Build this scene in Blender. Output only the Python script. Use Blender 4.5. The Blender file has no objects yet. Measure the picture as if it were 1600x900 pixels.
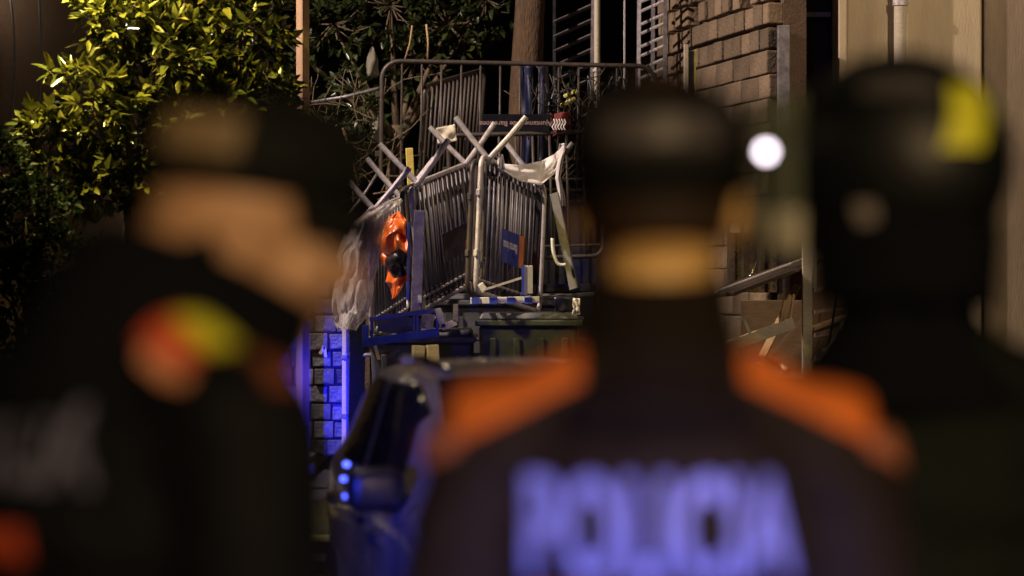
import bpy, bmesh, math, random
from mathutils import Vector, Matrix, noise, Quaternion
from mathutils.bvhtree import BVHTree
random.seed(7)
R = math.radians
scene = bpy.context.scene
C = scene.collection

# ------------------------------------------------------------------ camera
EYE = 1.6
F = 100.0 / 36.0 * 1600.0          # pixels (of a 1600 wide picture) per metre at one metre
cam = bpy.data.cameras.new('camera'); cam_o = bpy.data.objects.new('camera', cam); C.objects.link(cam_o)
cam.lens = 100; cam.sensor_width = 36; cam.clip_start = 0.1; cam.clip_end = 500
cam_o.location = (0, 0, EYE); cam_o.rotation_euler = (R(90), 0, 0)
cam.dof.use_dof = True; cam.dof.focus_distance = 23.6; cam.dof.aperture_fstop = 2.0
scene.camera = cam_o

# ------------------------------------------------------------------ night sky, moon, lamps
w = bpy.data.worlds.new('World'); scene.world = w; w.use_nodes = True
nt = w.node_tree; bg = nt.nodes['Background']
sky = nt.nodes.new('ShaderNodeTexSky'); sky.sky_type = 'NISHITA'; sky.sun_disc = False
sky.sun_elevation = R(2); sky.sun_rotation = R(200)
nt.links.new(sky.outputs[0], bg.inputs[0]); bg.inputs[1].default_value = 0.0007

def lamp(name, kind, loc, power, col, radius=0.1, aim=None, cone=None, blend=0.4):
    l = bpy.data.lights.new(name, kind); o = bpy.data.objects.new(name, l); C.objects.link(o)
    l.energy = power; l.color = col
    if kind == 'SUN': l.angle = radius
    else: l.shadow_soft_size = radius
    o.location = loc
    if aim is not None:
        o.rotation_euler = (Vector(aim) - Vector(loc)).to_track_quat('-Z', 'Y').to_euler()
    if cone: l.spot_size = R(cone); l.spot_blend = blend
    return o
lamp('moon', 'SUN', (0, 0, 20), 0.006, (0.8, 0.88, 1.0), R(0.5), aim=(2, 4, 0))
WARM = (1.0, 0.70, 0.36); PALE = (1.0, 0.78, 0.56)
STREET = [  # street lamps of the place: location, power, colour, what the shade points at, opening
    ((-3.15, 20.0, 4.45), 820, (1.0, 0.77, 0.25), (-2.65, 21.1, 2.3), 104),
    ((-5.2, 21.6, 8.2), 4300, (1.0, 0.80, 0.70), (0.3, 24.3, 2.6), 76),
    ((1.9, -4.6, 4.0), 1500, (1.0, 0.66, 0.33), (0.05, 3.3, 1.25), 25),
    ((-1.6, 9.6, 6.2), 260, (1.0, 0.72, 0.46), (0.2, 9.8, 1.0), 45),
    ((4.9, 20.6, 5.6), 380, (1.0, 0.76, 0.50), (3.0, 24.5, 3.2), 100),
]
for loc, p, c, aim, cone in STREET:
    lamp('street_light', 'SPOT', loc, p, c, 0.07, aim=aim, cone=cone, blend=0.5)
# unseen blue lights, added at the beacon stand and bare behind the camera
BEACON = (-1.38, 7.3, 1.12)
lamp('blue_light', 'SPOT', (BEACON[0], BEACON[1] + .08, BEACON[2]), 62000, (0.008, 0.012, 1.0), 0.05, aim=(-1.90, 25, 0.66), cone=5.6, blend=1.0)
lamp('blue_light', 'SPOT', (BEACON[0] + .07, BEACON[1] + .08, BEACON[2] + .02), 210, (0.03, 0.05, 1.0), 0.05, aim=(-.45, 9.8, .9), cone=40, blend=.6)
lamp('blue_light', 'SPOT', (BEACON[0] + .05, BEACON[1] + .09, BEACON[2] + .03), 650, (0.02, 0.04, 1.0), 0.05, aim=(-.55, 23.5, 1.9), cone=9, blend=1.0)
lamp('blue_light', 'SPOT', (0.55, -5.5, 0.75), 2700, (0.10, 0.14, 1.0), 0.06, aim=(0.15, 3.2, 1.16), cone=5.2, blend=0.7)
lamp('wall_light', 'POINT', (-4.98, 26.9, 4.42), 5, (1.0, 0.80, 0.62), 0.08)
vs = scene.view_settings
vs.view_transform = 'Standard'; vs.look = 'None'; vs.exposure = 0; vs.gamma = 1; vs.use_curve_mapping = False
scene.cycles.use_denoising = True
scene.cycles.max_bounces = 6
scene.cycles.sample_clamp_indirect = 4

# ------------------------------------------------------------------ helpers
def W(px, py, d):
    return Vector(((px - 800) / F * d, d, EYE + (450 - py) / F * d))

def mat(name, col, rough=0.6, metal=0.0, var=0.25, scale=6.0, bump=0.0, bscale=40.0, spec=0.5, col2=None, alpha=None,
        emit=None, trans=0.0, stretch=(1, 1, 1), rvar=0.12, coat=0.0, orand=0.0):
    m = bpy.data.materials.new(name); m.use_nodes = True
    t = m.node_tree; b = t.nodes['Principled BSDF']; L = t.links.new
    tc = t.nodes.new('ShaderNodeTexCoord'); mp = t.nodes.new('ShaderNodeMapping'); mp.inputs['Scale'].default_value = stretch
    L(tc.outputs['Object'], mp.inputs[0])
    n = t.nodes.new('ShaderNodeTexNoise'); n.inputs['Scale'].default_value = scale; n.inputs['Detail'].default_value = 7
    n.inputs['Roughness'].default_value = 0.65
    L(mp.outputs[0], n.inputs['Vector'])
    rp = t.nodes.new('ShaderNodeValToRGB'); L(n.outputs[0], rp.inputs[0])
    c2 = col2 if col2 else tuple(min(1, c * (1 + var)) for c in col)
    c1 = col if col2 else tuple(c * (1 - var) for c in col)
    rp.color_ramp.elements[0].position = 0.32; rp.color_ramp.elements[0].color = (*c1, 1)
    rp.color_ramp.elements[1].position = 0.68; rp.color_ramp.elements[1].color = (*c2, 1)
    if orand:
        oi = t.nodes.new('ShaderNodeObjectInfo'); m1 = t.nodes.new('ShaderNodeMapRange'); L(oi.outputs['Random'], m1.inputs[0])
        m1.inputs[3].default_value = 1 - orand; m1.inputs[4].default_value = 1 + orand * .5
        vm = t.nodes.new('ShaderNodeVectorMath'); vm.operation = 'SCALE'; L(rp.outputs[0], vm.inputs[0]); L(m1.outputs[0], vm.inputs['Scale'])
        L(vm.outputs[0], b.inputs['Base Color'])
    else: L(rp.outputs[0], b.inputs['Base Color'])
    mr = t.nodes.new('ShaderNodeMapRange'); L(n.outputs[0], mr.inputs[0])
    mr.inputs[1].default_value = 0.3; mr.inputs[2].default_value = 0.7
    mr.inputs[3].default_value = max(0.02, rough - rvar); mr.inputs[4].default_value = min(1, rough + rvar)
    L(mr.outputs[0], b.inputs['Roughness'])
    b.inputs['Metallic'].default_value = metal
    b.inputs['Specular IOR Level'].default_value = spec
    if coat: b.inputs['Coat Weight'].default_value = coat; b.inputs['Coat Roughness'].default_value = 0.06
    if trans: b.inputs['Transmission Weight'].default_value = trans
    if alpha is not None: b.inputs['Alpha'].default_value = alpha
    if emit: b.inputs['Emission Color'].default_value = (*emit[0], 1); b.inputs['Emission Strength'].default_value = emit[1]
    if bump:
        n2 = t.nodes.new('ShaderNodeTexNoise'); n2.inputs['Scale'].default_value = bscale; n2.inputs['Detail'].default_value = 5
        L(mp.outputs[0], n2.inputs['Vector'])
        bp = t.nodes.new('ShaderNodeBump'); bp.inputs['Strength'].default_value = bump; bp.inputs['Distance'].default_value = 0.02
        L(n2.outputs[0], bp.inputs['Height']); L(bp.outputs[0], b.inputs['Normal'])
    return m

def leaf_mat(name, c1, c2, c3, rough=0.3):
    m = bpy.data.materials.new(name); m.use_nodes = True
    t = m.node_tree; b = t.nodes['Principled BSDF']; L = t.links.new
    tc = t.nodes.new('ShaderNodeTexCoord')
    n = t.nodes.new('ShaderNodeTexNoise'); n.inputs['Scale'].default_value = 9; n.inputs['Detail'].default_value = 3
    g = t.nodes.new('ShaderNodeNewGeometry')
    L(g.outputs['Position'], n.inputs['Vector'])
    mx = t.nodes.new('ShaderNodeMix'); mx.data_type = 'FLOAT'
    mx.inputs[0].default_value = 0.55
    L(n.outputs[0], mx.inputs[2]); L(g.outputs['Random Per Island'], mx.inputs[3])
    rp = t.nodes.new('ShaderNodeValToRGB'); L(mx.outputs[0], rp.inputs[0])
    e = rp.color_ramp.elements
    e[0].position = 0.25; e[0].color = (*c1, 1); e[1].position = 0.7; e[1].color = (*c2, 1)
    k = e.new(0.93); k.color = (*c3, 1)
    L(rp.outputs[0], b.inputs['Base Color'])
    b.inputs['Roughness'].default_value = rough; b.inputs['Specular IOR Level'].default_value = 0.6 if rough < .5 else .2
    tr = t.nodes.new('ShaderNodeBsdfTranslucent'); L(rp.outputs[0], tr.inputs[0])
    ms = t.nodes.new('ShaderNodeMixShader'); ms.inputs[0].default_value = 0.22
    out = t.nodes['Material Output']
    L(b.outputs[0], ms.inputs[1]); L(tr.outputs[0], ms.inputs[2]); L(ms.outputs[0], out.inputs[0])
    return m

def wm(o):
    m = o.matrix_basis.copy()
    while o.parent: o = o.parent; m = o.matrix_basis @ m
    return m

class MB:
    def __init__(s): s.v = []; s.f = []
    def add(s, vs_, fs_):
        k = len(s.v); s.v += [Vector(a) for a in vs_]; s.f += [tuple(i + k for i in f) for f in fs_]; return s
    def box(s, c, size, rot=None, top=1.0):
        c = Vector(c); q = rot if rot is not None else Matrix.Identity(3)
        a, b, h = size[0] / 2, size[1] / 2, size[2] / 2
        p = [(-a, -b, -h), (a, -b, -h), (a, b, -h), (-a, b, -h), (-a * top, -b * top, h), (a * top, -b * top, h), (a * top, b * top, h), (-a * top, b * top, h)]
        return s.add([c + q @ Vector(x) for x in p], [(0, 3, 2, 1), (4, 5, 6, 7), (0, 1, 5, 4), (1, 2, 6, 5), (2, 3, 7, 6), (3, 0, 4, 7)])
    def tube(s, pts, r, seg=8, r1=None, closed=False):
        pts = [Vector(p) for p in pts]; n = len(pts); rings = []
        r1 = r if r1 is None else r1
        up = None
        for i, p in enumerate(pts):
            if closed: t = (pts[(i + 1) % n] - pts[i - 1])
            else: t = pts[min(i + 1, n - 1)] - pts[max(i - 1, 0)]
            t.normalize()
            if up is None:
                up = Vector((0, 0, 1)) if abs(t.z) < 0.9 else Vector((1, 0, 0))
            up = (up - t * up.dot(t)); up.normalize()
            sd = t.cross(up); rr = r + (r1 - r) * i / max(1, n - 1)
            rings.append([p + (up * math.cos(a) + sd * math.sin(a)) * rr for a in [2 * math.pi * k / seg for k in range(seg)]])
        vv = [x for g in rings for x in g]; ff = []
        for i in range(n if closed else n - 1):
            j = (i + 1) % n
            for k in range(seg):
                k2 = (k + 1) % seg
                ff.append((i * seg + k, j * seg + k, j * seg + k2, i * seg + k2))
        if not closed:
            ff.append(tuple(range(seg))); ff.append(tuple((n - 1) * seg + k for k in reversed(range(seg))))
        return s.add(vv, ff)
    def bar(s, a, b, wid, thick, side=None):
        a = Vector(a); b = Vector(b); t = (b - a); L = t.length; t.normalize()
        sd = Vector(side) if side is not None else (Vector((0, 1, 0)) if abs(t.y) < 0.9 else Vector((1, 0, 0)))
        sd = (sd - t * sd.dot(t)).normalized(); up = t.cross(sd)
        return s.box((a + b) / 2, (L, wid, thick), Matrix((t, up, sd)).transposed())
    def build(s, name, m, parent=None, local=False, smooth=False, bevel=0.0):
        me = bpy.data.meshes.new(name)
        if parent is not None and not local:
            inv = wm(parent).inverted(); vv = [inv @ a for a in s.v]
        else: vv = s.v
        me.from_pydata([tuple(a) for a in vv], [], s.f); me.update()
        return link(name, me, m, parent, smooth, bevel)

def link(name, me, m, parent=None, smooth=False, bevel=0.0):
    if m is not None and not me.materials: me.materials.append(m)
    o = bpy.data.objects.new(name, me); C.objects.link(o); o.parent = parent
    if smooth:
        for p in me.polygons: p.use_smooth = True
        if smooth == 'auto':
            md = o.modifiers.new('es', 'EDGE_SPLIT'); md.split_angle = R(40)
    if bevel:
        md = o.modifiers.new('bv', 'BEVEL'); md.width = bevel; md.segments = 2; md.limit_method = 'ANGLE'
    return o

def tag(o, label, cat=None, group=None, kind=None):
    if label: o['label'] = label
    if cat: o['category'] = cat
    if group: o['group'] = group
    if kind: o['kind'] = kind
    return o
def thing(name, label, cat, loc=(0, 0, 0), rz=0, group=None, mx=None):
    o = bpy.data.objects.new(name, None); C.objects.link(o); o.empty_display_size = 0.2
    if mx is not None: o.matrix_basis = mx
    else: o.location = loc; o.rotation_euler = (0, 0, rz)
    o.matrix_basis = o.matrix_basis
    return tag(o, label, cat, group)

def grid(nu, nv, f):
    b = MB(); b.v = [Vector(f(i / nu, j / nv)) for j in range(nv + 1) for i in range(nu + 1)]
    b.f = [(j * (nu + 1) + i, j * (nu + 1) + i + 1, (j + 1) * (nu + 1) + i + 1, (j + 1) * (nu + 1) + i) for j in range(nv) for i in range(nu)]
    return b
def solid(o, t, sub=0):
    md = o.modifiers.new('so', 'SOLIDIFY'); md.thickness = t
    if sub: o.modifiers.new('ss', 'SUBSURF').levels = sub; o.modifiers['ss'].render_levels = sub
    return o
def lerp(a, b, t): return a + (b - a) * t
def pl(tab, t):
    n = len(tab) - 1; x = min(max(t, 0), 1) * n; i = min(int(x), n - 1); k = x - i; k = k * k * (3 - 2 * k)
    return tab[i] + (tab[i + 1] - tab[i]) * k
def text_mesh(txt, size, depth=0.002, fine=None, ax='CENTER', sx=1.0):
    cu = bpy.data.curves.new('t', 'FONT'); cu.body = txt; cu.size = size; cu.extrude = depth; cu.align_x = ax; cu.align_y = 'CENTER'
    cu.resolution_u = 3; cu.offset = size * 0.012 * (2.2 if fine else 1)
    o = bpy.data.objects.new('t', cu); C.objects.link(o)
    dg = bpy.context.evaluated_depsgraph_get()
    me = bpy.data.meshes.new_from_object(o.evaluated_get(dg))
    bpy.data.objects.remove(o); bpy.data.curves.remove(cu)
    for v in me.vertices: v.co.x *= sx
    if fine:
        bm = bmesh.new(); bm.from_mesh(me); bmesh.ops.triangulate(bm, faces=bm.faces[:])
        for _ in range(4):
            es = [e for e in bm.edges if e.calc_length() > fine]
            if not es: break
            bmesh.ops.subdivide_edges(bm, edges=es, cuts=1); bmesh.ops.triangulate(bm, faces=bm.faces[:])
        bm.to_mesh(me); bm.free()
    return me

# ------------------------------------------------------------------ materials
M = dict(
    asphalt=mat('asphalt', (0.045, 0.045, 0.048), 0.75, var=0.35, scale=14, bump=0.5, bscale=160),
    paving=mat('paving', (0.16, 0.15, 0.14), 0.7, var=0.25, scale=3, bump=0.3, bscale=60),
    kerb=mat('kerb', (0.26, 0.25, 0.24), 0.7, var=0.2, scale=9, bump=0.3),
    paint=mat('road_paint', (0.7, 0.7, 0.68), 0.6, var=0.15, scale=20),
    block=mat('block', (0.125, 0.083, 0.05), 0.85, scale=3.5, bump=0.9, bscale=38, col2=(0.25, 0.175, 0.108), orand=0.45),
    mortar=mat('mortar', (0.12, 0.075, 0.05), 0.9, scale=12, bump=0.5),
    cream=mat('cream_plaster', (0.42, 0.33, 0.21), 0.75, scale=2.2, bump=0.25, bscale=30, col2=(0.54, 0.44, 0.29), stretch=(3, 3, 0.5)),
    creamdark=mat('dark_cream_plaster', (0.19, 0.14, 0.095), 0.8, scale=2.2, bump=0.3, bscale=30, col2=(0.30, 0.23, 0.155), stretch=(3, 3, 0.5)),  # darker tone of the cream plaster
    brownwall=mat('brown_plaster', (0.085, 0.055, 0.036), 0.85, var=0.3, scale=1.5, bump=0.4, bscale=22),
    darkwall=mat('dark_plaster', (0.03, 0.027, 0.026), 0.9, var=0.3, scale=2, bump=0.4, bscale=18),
    darkdoor=mat('dark_door', (0.035, 0.022, 0.018), 0.5, var=0.4, scale=3, stretch=(8, 8, 1)),
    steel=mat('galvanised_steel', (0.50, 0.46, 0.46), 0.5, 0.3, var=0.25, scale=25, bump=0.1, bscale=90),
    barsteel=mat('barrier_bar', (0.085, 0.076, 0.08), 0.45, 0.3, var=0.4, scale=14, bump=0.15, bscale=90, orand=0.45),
    steeldim=mat('dull_steel', (0.055, 0.047, 0.044), 0.5, 0.3, var=0.4, scale=14, bump=0.15, bscale=90, col2=(0.08, 0.06, 0.045)),  # barrier steel darkened in colour so the back rows stay dim
    steeldark=mat('weathered_steel', (0.22, 0.20, 0.20), 0.45, 0.35, var=0.35, scale=18, bump=0.15, bscale=90),
    wood=mat('timber', (0.30, 0.19, 0.10), 0.7, scale=6, bump=0.35, bscale=50, col2=(0.45, 0.31, 0.17), stretch=(14, 14, 1)),
    woodpost=mat('timber_post', (0.40, 0.24, 0.13), 0.65, scale=5, bump=0.3, bscale=60, col2=(0.52, 0.33, 0.19), stretch=(20, 20, 1.5)),
    palewood=mat('pale_board', (0.42, 0.36, 0.26), 0.7, scale=5, bump=0.25, col2=(0.55, 0.48, 0.36), stretch=(1.5, 10, 10)),
    bark=mat('bark', (0.045, 0.028, 0.015), 0.9, scale=7, bump=1.0, bscale=16, col2=(0.13, 0.075, 0.035), stretch=(4, 4, 1)),
    twig=mat('twig', (0.12, 0.085, 0.05), 0.8, var=0.4, scale=12, bump=0.4),
    green=mat('green_plastic', (0.055, 0.065, 0.04), 0.45, var=0.3, scale=5, bump=0.1),
    greyplastic=mat('grey_plastic', (0.09, 0.09, 0.095), 0.5, var=0.3, scale=6, bump=0.1),
    rubber=mat('rubber', (0.02, 0.02, 0.021), 0.75, var=0.3, scale=20, bump=0.2),
    black=mat('black_plastic', (0.012, 0.012, 0.014), 0.42, var=0.3, scale=10),
    white=mat('white_paint', (0.72, 0.71, 0.69), 0.5, var=0.1, scale=10),
    blue=mat('blue_paint', (0.05, 0.08, 0.42), 0.4, var=0.25, scale=9),
    bluegrey=mat('blue_grey_metal', (0.11, 0.115, 0.17), 0.4, 0.5, var=0.3, scale=9),
    navy=mat('navy_sheet', (0.005, 0.008, 0.04), 0.5, var=0.4, scale=5, bump=0.4, bscale=12),
    orange=mat('orange_plastic', (0.78, 0.16, 0.025), 0.28, var=0.2, scale=5, spec=0.6),
    signblue=mat('sign_blue', (0.035, 0.06, 0.36), 0.35, var=0.2, scale=12),
    signblack=mat('sign_black', (0.008, 0.008, 0.011), 0.65, var=0.3, scale=12, spec=0.08),
    signdark=mat('sign_dark', (0.05, 0.042, 0.05), 0.45, var=0.4, scale=12),
    signorange=mat('sign_orange', (0.75, 0.25, 0.10), 0.4, var=0.2, scale=10),
    paper=mat('paper', (0.62, 0.56, 0.42), 0.7, var=0.15, scale=9, bump=0.2),
    yellow=mat('yellow_board', (0.78, 0.56, 0.08), 0.6, scale=14, col2=(0.85, 0.68, 0.2), bump=0.2),
    cloth=mat('white_cloth', (0.84, 0.79, 0.76), 0.85, var=0.12, scale=6, bump=0.3, bscale=30),
    rag=mat('drab_rag', (0.16, 0.145, 0.11), 0.9, var=0.35, scale=9, bump=0.4, bscale=30),  # rag cloth in a darker, greyer tone
    pinkish=mat('pink_print', (0.30, 0.19, 0.19), 0.7, var=0.2, scale=20),  # lettering in a dark pinkish tone
    red=mat('red_cloth', (0.14, 0.015, 0.012), 0.7, var=0.4, scale=10, bump=0.3),
    board=mat('grey_board', (0.10, 0.095, 0.10), 0.55, var=0.3, scale=6, bump=0.1),
    brownboard=mat('brown_board', (0.14, 0.085, 0.055), 0.75, scale=6, bump=0.25, col2=(0.22, 0.14, 0.09), stretch=(2, 8, 8)),
    tile=mat('pale_block', (0.11, 0.11, 0.13), 0.6, orand=0.85, var=0.6, scale=11, bump=0.8, bscale=30),
    yellowtube=mat('yellow_tube', (0.72, 0.66, 0.16), 0.4, var=0.2, scale=9),
    # officers
    skin=mat('skin', (0.78, 0.50, 0.19), 0.5, var=0.12, scale=12, bump=0.1, bscale=120),
    skinb=mat('tanned_skin', (0.56, 0.33, 0.19), 0.5, var=0.14, scale=12, bump=0.1, bscale=120),
    hair=mat('hair', (0.035, 0.022, 0.015), 0.6, var=0.4, scale=30, stretch=(10, 10, 1)),
    jacket=mat('dark_jacket', (0.029, 0.020, 0.010),  0.7, var=0.25, scale=5, bump=0.5, bscale=9, spec=0.12),
    jacketgreen=mat('dark_green_jacket', (0.007, 0.0105, 0.0085),  0.7, var=0.25, scale=5, bump=0.5, bscale=9, spec=0.12),
    jacketblack=mat('black_jacket', (0.0055, 0.0062, 0.0095),  0.75, var=0.25, scale=5, bump=0.5, bscale=9, spec=0.12),
    collar=mat('black_collar', (0.004, 0.005, 0.008),  0.9, var=0.2, scale=30, bump=0.2, spec=0.12),
    collarb=mat('brown_collar', (0.016, 0.012, 0.010),  0.8, var=0.2, scale=30, bump=0.2, spec=0.12),
    hivis=mat('hivis_orange', (0.95, 0.23, 0.03), 0.6, var=0.1, scale=9, bump=0.15),
    hivisred=mat('hivis_red', (0.75, 0.11, 0.045), 0.6, var=0.1, scale=9, bump=0.15),
    duskorange=mat('dull_orange', (0.22, 0.07, 0.03), 0.6, var=0.1, scale=9),
    tabdull=mat('worn_orange_tab', (0.62, 0.22, 0.10), 0.6, var=0.15, scale=30),
    tab=mat('pale_orange_tab', (0.80, 0.36, 0.20), 0.5, var=0.1, scale=30),
    lime=mat('lime_patch', (0.82, 0.86, 0.05), 0.5, var=0.1, scale=9),
    silver=mat('reflective_tape', (0.62, 0.55, 0.52), 0.45, var=0.1, scale=30),
    textblue=mat('reflective_lettering', (0.44, 0.50, 0.96), 0.55, var=0.12, scale=14),  # white lettering; the blue light it returns is put into its colour
    textgrey=mat('grey_lettering', (0.17, 0.18, 0.30), 0.6, var=0.15, scale=14),  # same lettering in a darker, greyer colour
    captop=mat('cap_cloth', (0.0075, 0.0085, 0.0085),  0.75, var=0.25, scale=8, bump=0.2, spec=0.12),
    capgrey=mat('cap_tape', (0.075, 0.070, 0.080), 0.5, var=0.15, scale=20),
    captan=mat('cap_badge', (0.22, 0.16, 0.09), 0.6, var=0.15, scale=20),
    palegreen=mat('pale_green_glint', (0.42, 0.52, 0.30), 0.5, var=0.1, scale=20),
    rim=mat('pale_rim', (0.66, 0.64, 0.52), 0.5, var=0.2, scale=20),
    captan2=mat('dull_glint', (0.40, 0.36, 0.36), 0.6, var=0.2, scale=20),
    helmet=mat('helmet_shell', (0.005, 0.007, 0.009), 0.5, var=0.2, scale=6),
    eye=mat('eye', (0.5, 0.48, 0.45), 0.2, var=0.1, scale=40),
    # car
    car=mat('silver_paint', (0.36, 0.34, 0.34), 0.28, 0.3, var=0.06, scale=4, coat=0.7, rvar=0.03),
    glass=mat('tinted_glass', (0.012, 0.013, 0.018), 0.06, var=0.1, scale=3, spec=0.8, rvar=0.02),
    chrome=mat('chrome', (0.7, 0.7, 0.7), 0.1, 1.0, var=0.05, scale=4, rvar=0.04),
    lens=mat('lamp_lens', (0.45, 0.45, 0.48), 0.12, var=0.1, scale=9, rvar=0.04),
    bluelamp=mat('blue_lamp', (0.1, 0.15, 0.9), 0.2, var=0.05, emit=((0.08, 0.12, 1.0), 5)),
    visor_glint=mat('glint_disc', (0.9, 0.9, 0.95), 0.2, var=0.02, emit=((1.0, 0.86, 0.97), 12)),  # emission that paints the bright visor highlight
    lampglow=mat('street_lamp_lens', (0.9, 0.85, 0.7), 0.3, var=0.02, emit=((1.0, 0.78, 0.45), 20)),
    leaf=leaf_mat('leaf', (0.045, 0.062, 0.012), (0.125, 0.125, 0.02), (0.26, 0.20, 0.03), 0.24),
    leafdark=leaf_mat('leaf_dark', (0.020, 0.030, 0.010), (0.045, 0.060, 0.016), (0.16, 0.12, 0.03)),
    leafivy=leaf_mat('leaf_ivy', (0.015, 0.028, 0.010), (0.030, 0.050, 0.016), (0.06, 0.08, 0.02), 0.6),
)
def film_material():
    m = bpy.data.materials.new('clear_film'); m.use_nodes = True; t = m.node_tree; L = t.links.new
    b = t.nodes['Principled BSDF']; out = t.nodes['Material Output']
    b.inputs['Base Color'].default_value = (0.92, 0.87, 0.82, 1); b.inputs['Roughness'].default_value = 0.3
    tc = t.nodes.new('ShaderNodeTexCoord')
    n = t.nodes.new('ShaderNodeTexNoise'); n.inputs['Scale'].default_value = 9; n.inputs['Detail'].default_value = 8; n.inputs['Distortion'].default_value = 2.2
    mp = t.nodes.new('ShaderNodeMapping'); mp.inputs['Scale'].default_value = (2.2, 2.2, 0.8); mp.inputs['Rotation'].default_value = (0, R(18), 0)
    L(tc.outputs['Object'], mp.inputs[0]); L(mp.outputs[0], n.inputs['Vector'])
    rp = t.nodes.new('ShaderNodeMapRange'); rp.inputs[1].default_value = 0.35; rp.inputs[2].default_value = 0.72
    rp.inputs[3].default_value = 0.38; rp.inputs[4].default_value = 0.95
    L(n.outputs[0], rp.inputs[0])
    bp = t.nodes.new('ShaderNodeBump'); bp.inputs['Strength'].default_value = 1; bp.inputs['Distance'].default_value = 0.05
    L(n.outputs[0], bp.inputs['Height']); L(bp.outputs[0], b.inputs['Normal'])
    tl_ = t.nodes.new('ShaderNodeBsdfTranslucent'); tl_.inputs[0].default_value = (0.92, 0.87, 0.82, 1); L(bp.outputs[0], tl_.inputs['Normal'])
    m0 = t.nodes.new('ShaderNodeMixShader'); m0.inputs[0].default_value = .4; L(b.outputs[0], m0.inputs[1]); L(tl_.outputs[0], m0.inputs[2])
    tr = t.nodes.new('ShaderNodeBsdfTransparent'); mx = t.nodes.new('ShaderNodeMixShader')
    L(rp.outputs[0], mx.inputs[0]); L(tr.outputs[0], mx.inputs[1]); L(m0.outputs[0], mx.inputs[2]); L(mx.outputs[0], out.inputs[0])
    return m
M['film'] = film_material()
def visor_material():
    m = bpy.data.materials.new('visor'); m.use_nodes = True; t = m.node_tree; L = t.links.new
    b = t.nodes['Principled BSDF']; out = t.nodes['Material Output']
    b.inputs['Base Color'].default_value = (0.22, 0.26, 0.18, 1); b.inputs['Roughness'].default_value = 0.12
    tr = t.nodes.new('ShaderNodeBsdfTransparent'); mx = t.nodes.new('ShaderNodeMixShader'); mx.inputs[0].default_value = 0.45
    L(tr.outputs[0], mx.inputs[1]); L(b.outputs[0], mx.inputs[2]); L(mx.outputs[0], out.inputs[0])
    return m
M['visor'] = visor_material()

# ------------------------------------------------------------------ ground
def sheet(name, x0, x1, y0, y1, z, m):
    o = MB().add([(x0, y0, z), (x1, y0, z), (x1, y1, z), (x0, y1, z)], [(0, 1, 2, 3)]).build(name, m)
    o['kind'] = 'structure'; return o
sheet('ground', -200, 200, -150, 260, 0, M['asphalt'])
pv = MB().box((-31.9, 40, 0.06), (60, 60, 0.12)).build('pavement', M['paving']); pv['kind'] = 'structure'
pv2 = MB().box((33.4, 40, 0.06), (60, 60, 0.12)).build('pavement', M['paving']); pv2['kind'] = 'structure'
for s_, pav in ((-1.81, pv), (3.31, pv2)):                   # kerb stones along both pavements, running away from us
    me = None
    for k in range(18):
        y = 10.6 + k * 1.02
        if me is None:
            o = MB().box((0, 0, 0), (0.18, 1.0, 0.15)).build('kerb_stone', M['kerb'], pav, local=True, bevel=0.012); me = o.data
        else:
            o = link('kerb_stone', me, None, pav, bevel=0.012)
        o.location = (s_, y, 0.077)
for k in range(6):                                             # worn white bars of a crossing
    o = sheet('road_marking', -1.6, 3.1, 11.4 + k * 1.3, 11.9 + k * 1.3, 0.004, M['paint'])

# ------------------------------------------------------------------ far buildings that close the street
def wall_box(name, label, c, size, m, rot=None):
    o = MB().box(c, size, rot).build(name, m); return tag(o, label, 'wall')
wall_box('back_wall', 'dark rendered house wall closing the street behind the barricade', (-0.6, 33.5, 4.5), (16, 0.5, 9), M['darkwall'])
lw = thing('plastered_wall', 'brown plastered wall at the far left, lit by a lamp', 'wall', (-6.0, 27.5, 0))
MB().box((-6.4, 27.5, 4), (5.6, 0.4, 8)).build('wall', M['brownwall'], lw)
def wire(pts, d, r, name, m, par):
    P = [W(a, b, d) for a, b in pts]; out = []
    for i in range(len(P) - 1):
        p0 = P[max(i - 1, 0)]; p1 = P[i]; p2 = P[i + 1]; p3 = P[min(i + 2, len(P) - 1)]
        for k in range(5):
            t = k / 5
            out.append(0.5 * ((2 * p1) + (p2 - p0) * t + (2 * p0 - 5 * p1 + 4 * p2 - p3) * t * t + (3 * p1 - p0 - 3 * p2 + p3) * t ** 3))
    out.append(P[-1])
    return MB().tube(out, r, 6).build(name, m, par, smooth=True)
wire([(12, -40), (22, 60), (20, 170), (4, 230), (-10, 260)], 27.0, 0.012, 'cable', M['greyplastic'], lw)
wire([(58, -40), (64, 60), (60, 190), (48, 330)], 27.0, 0.012, 'cable', M['greyplastic'], lw)

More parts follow.
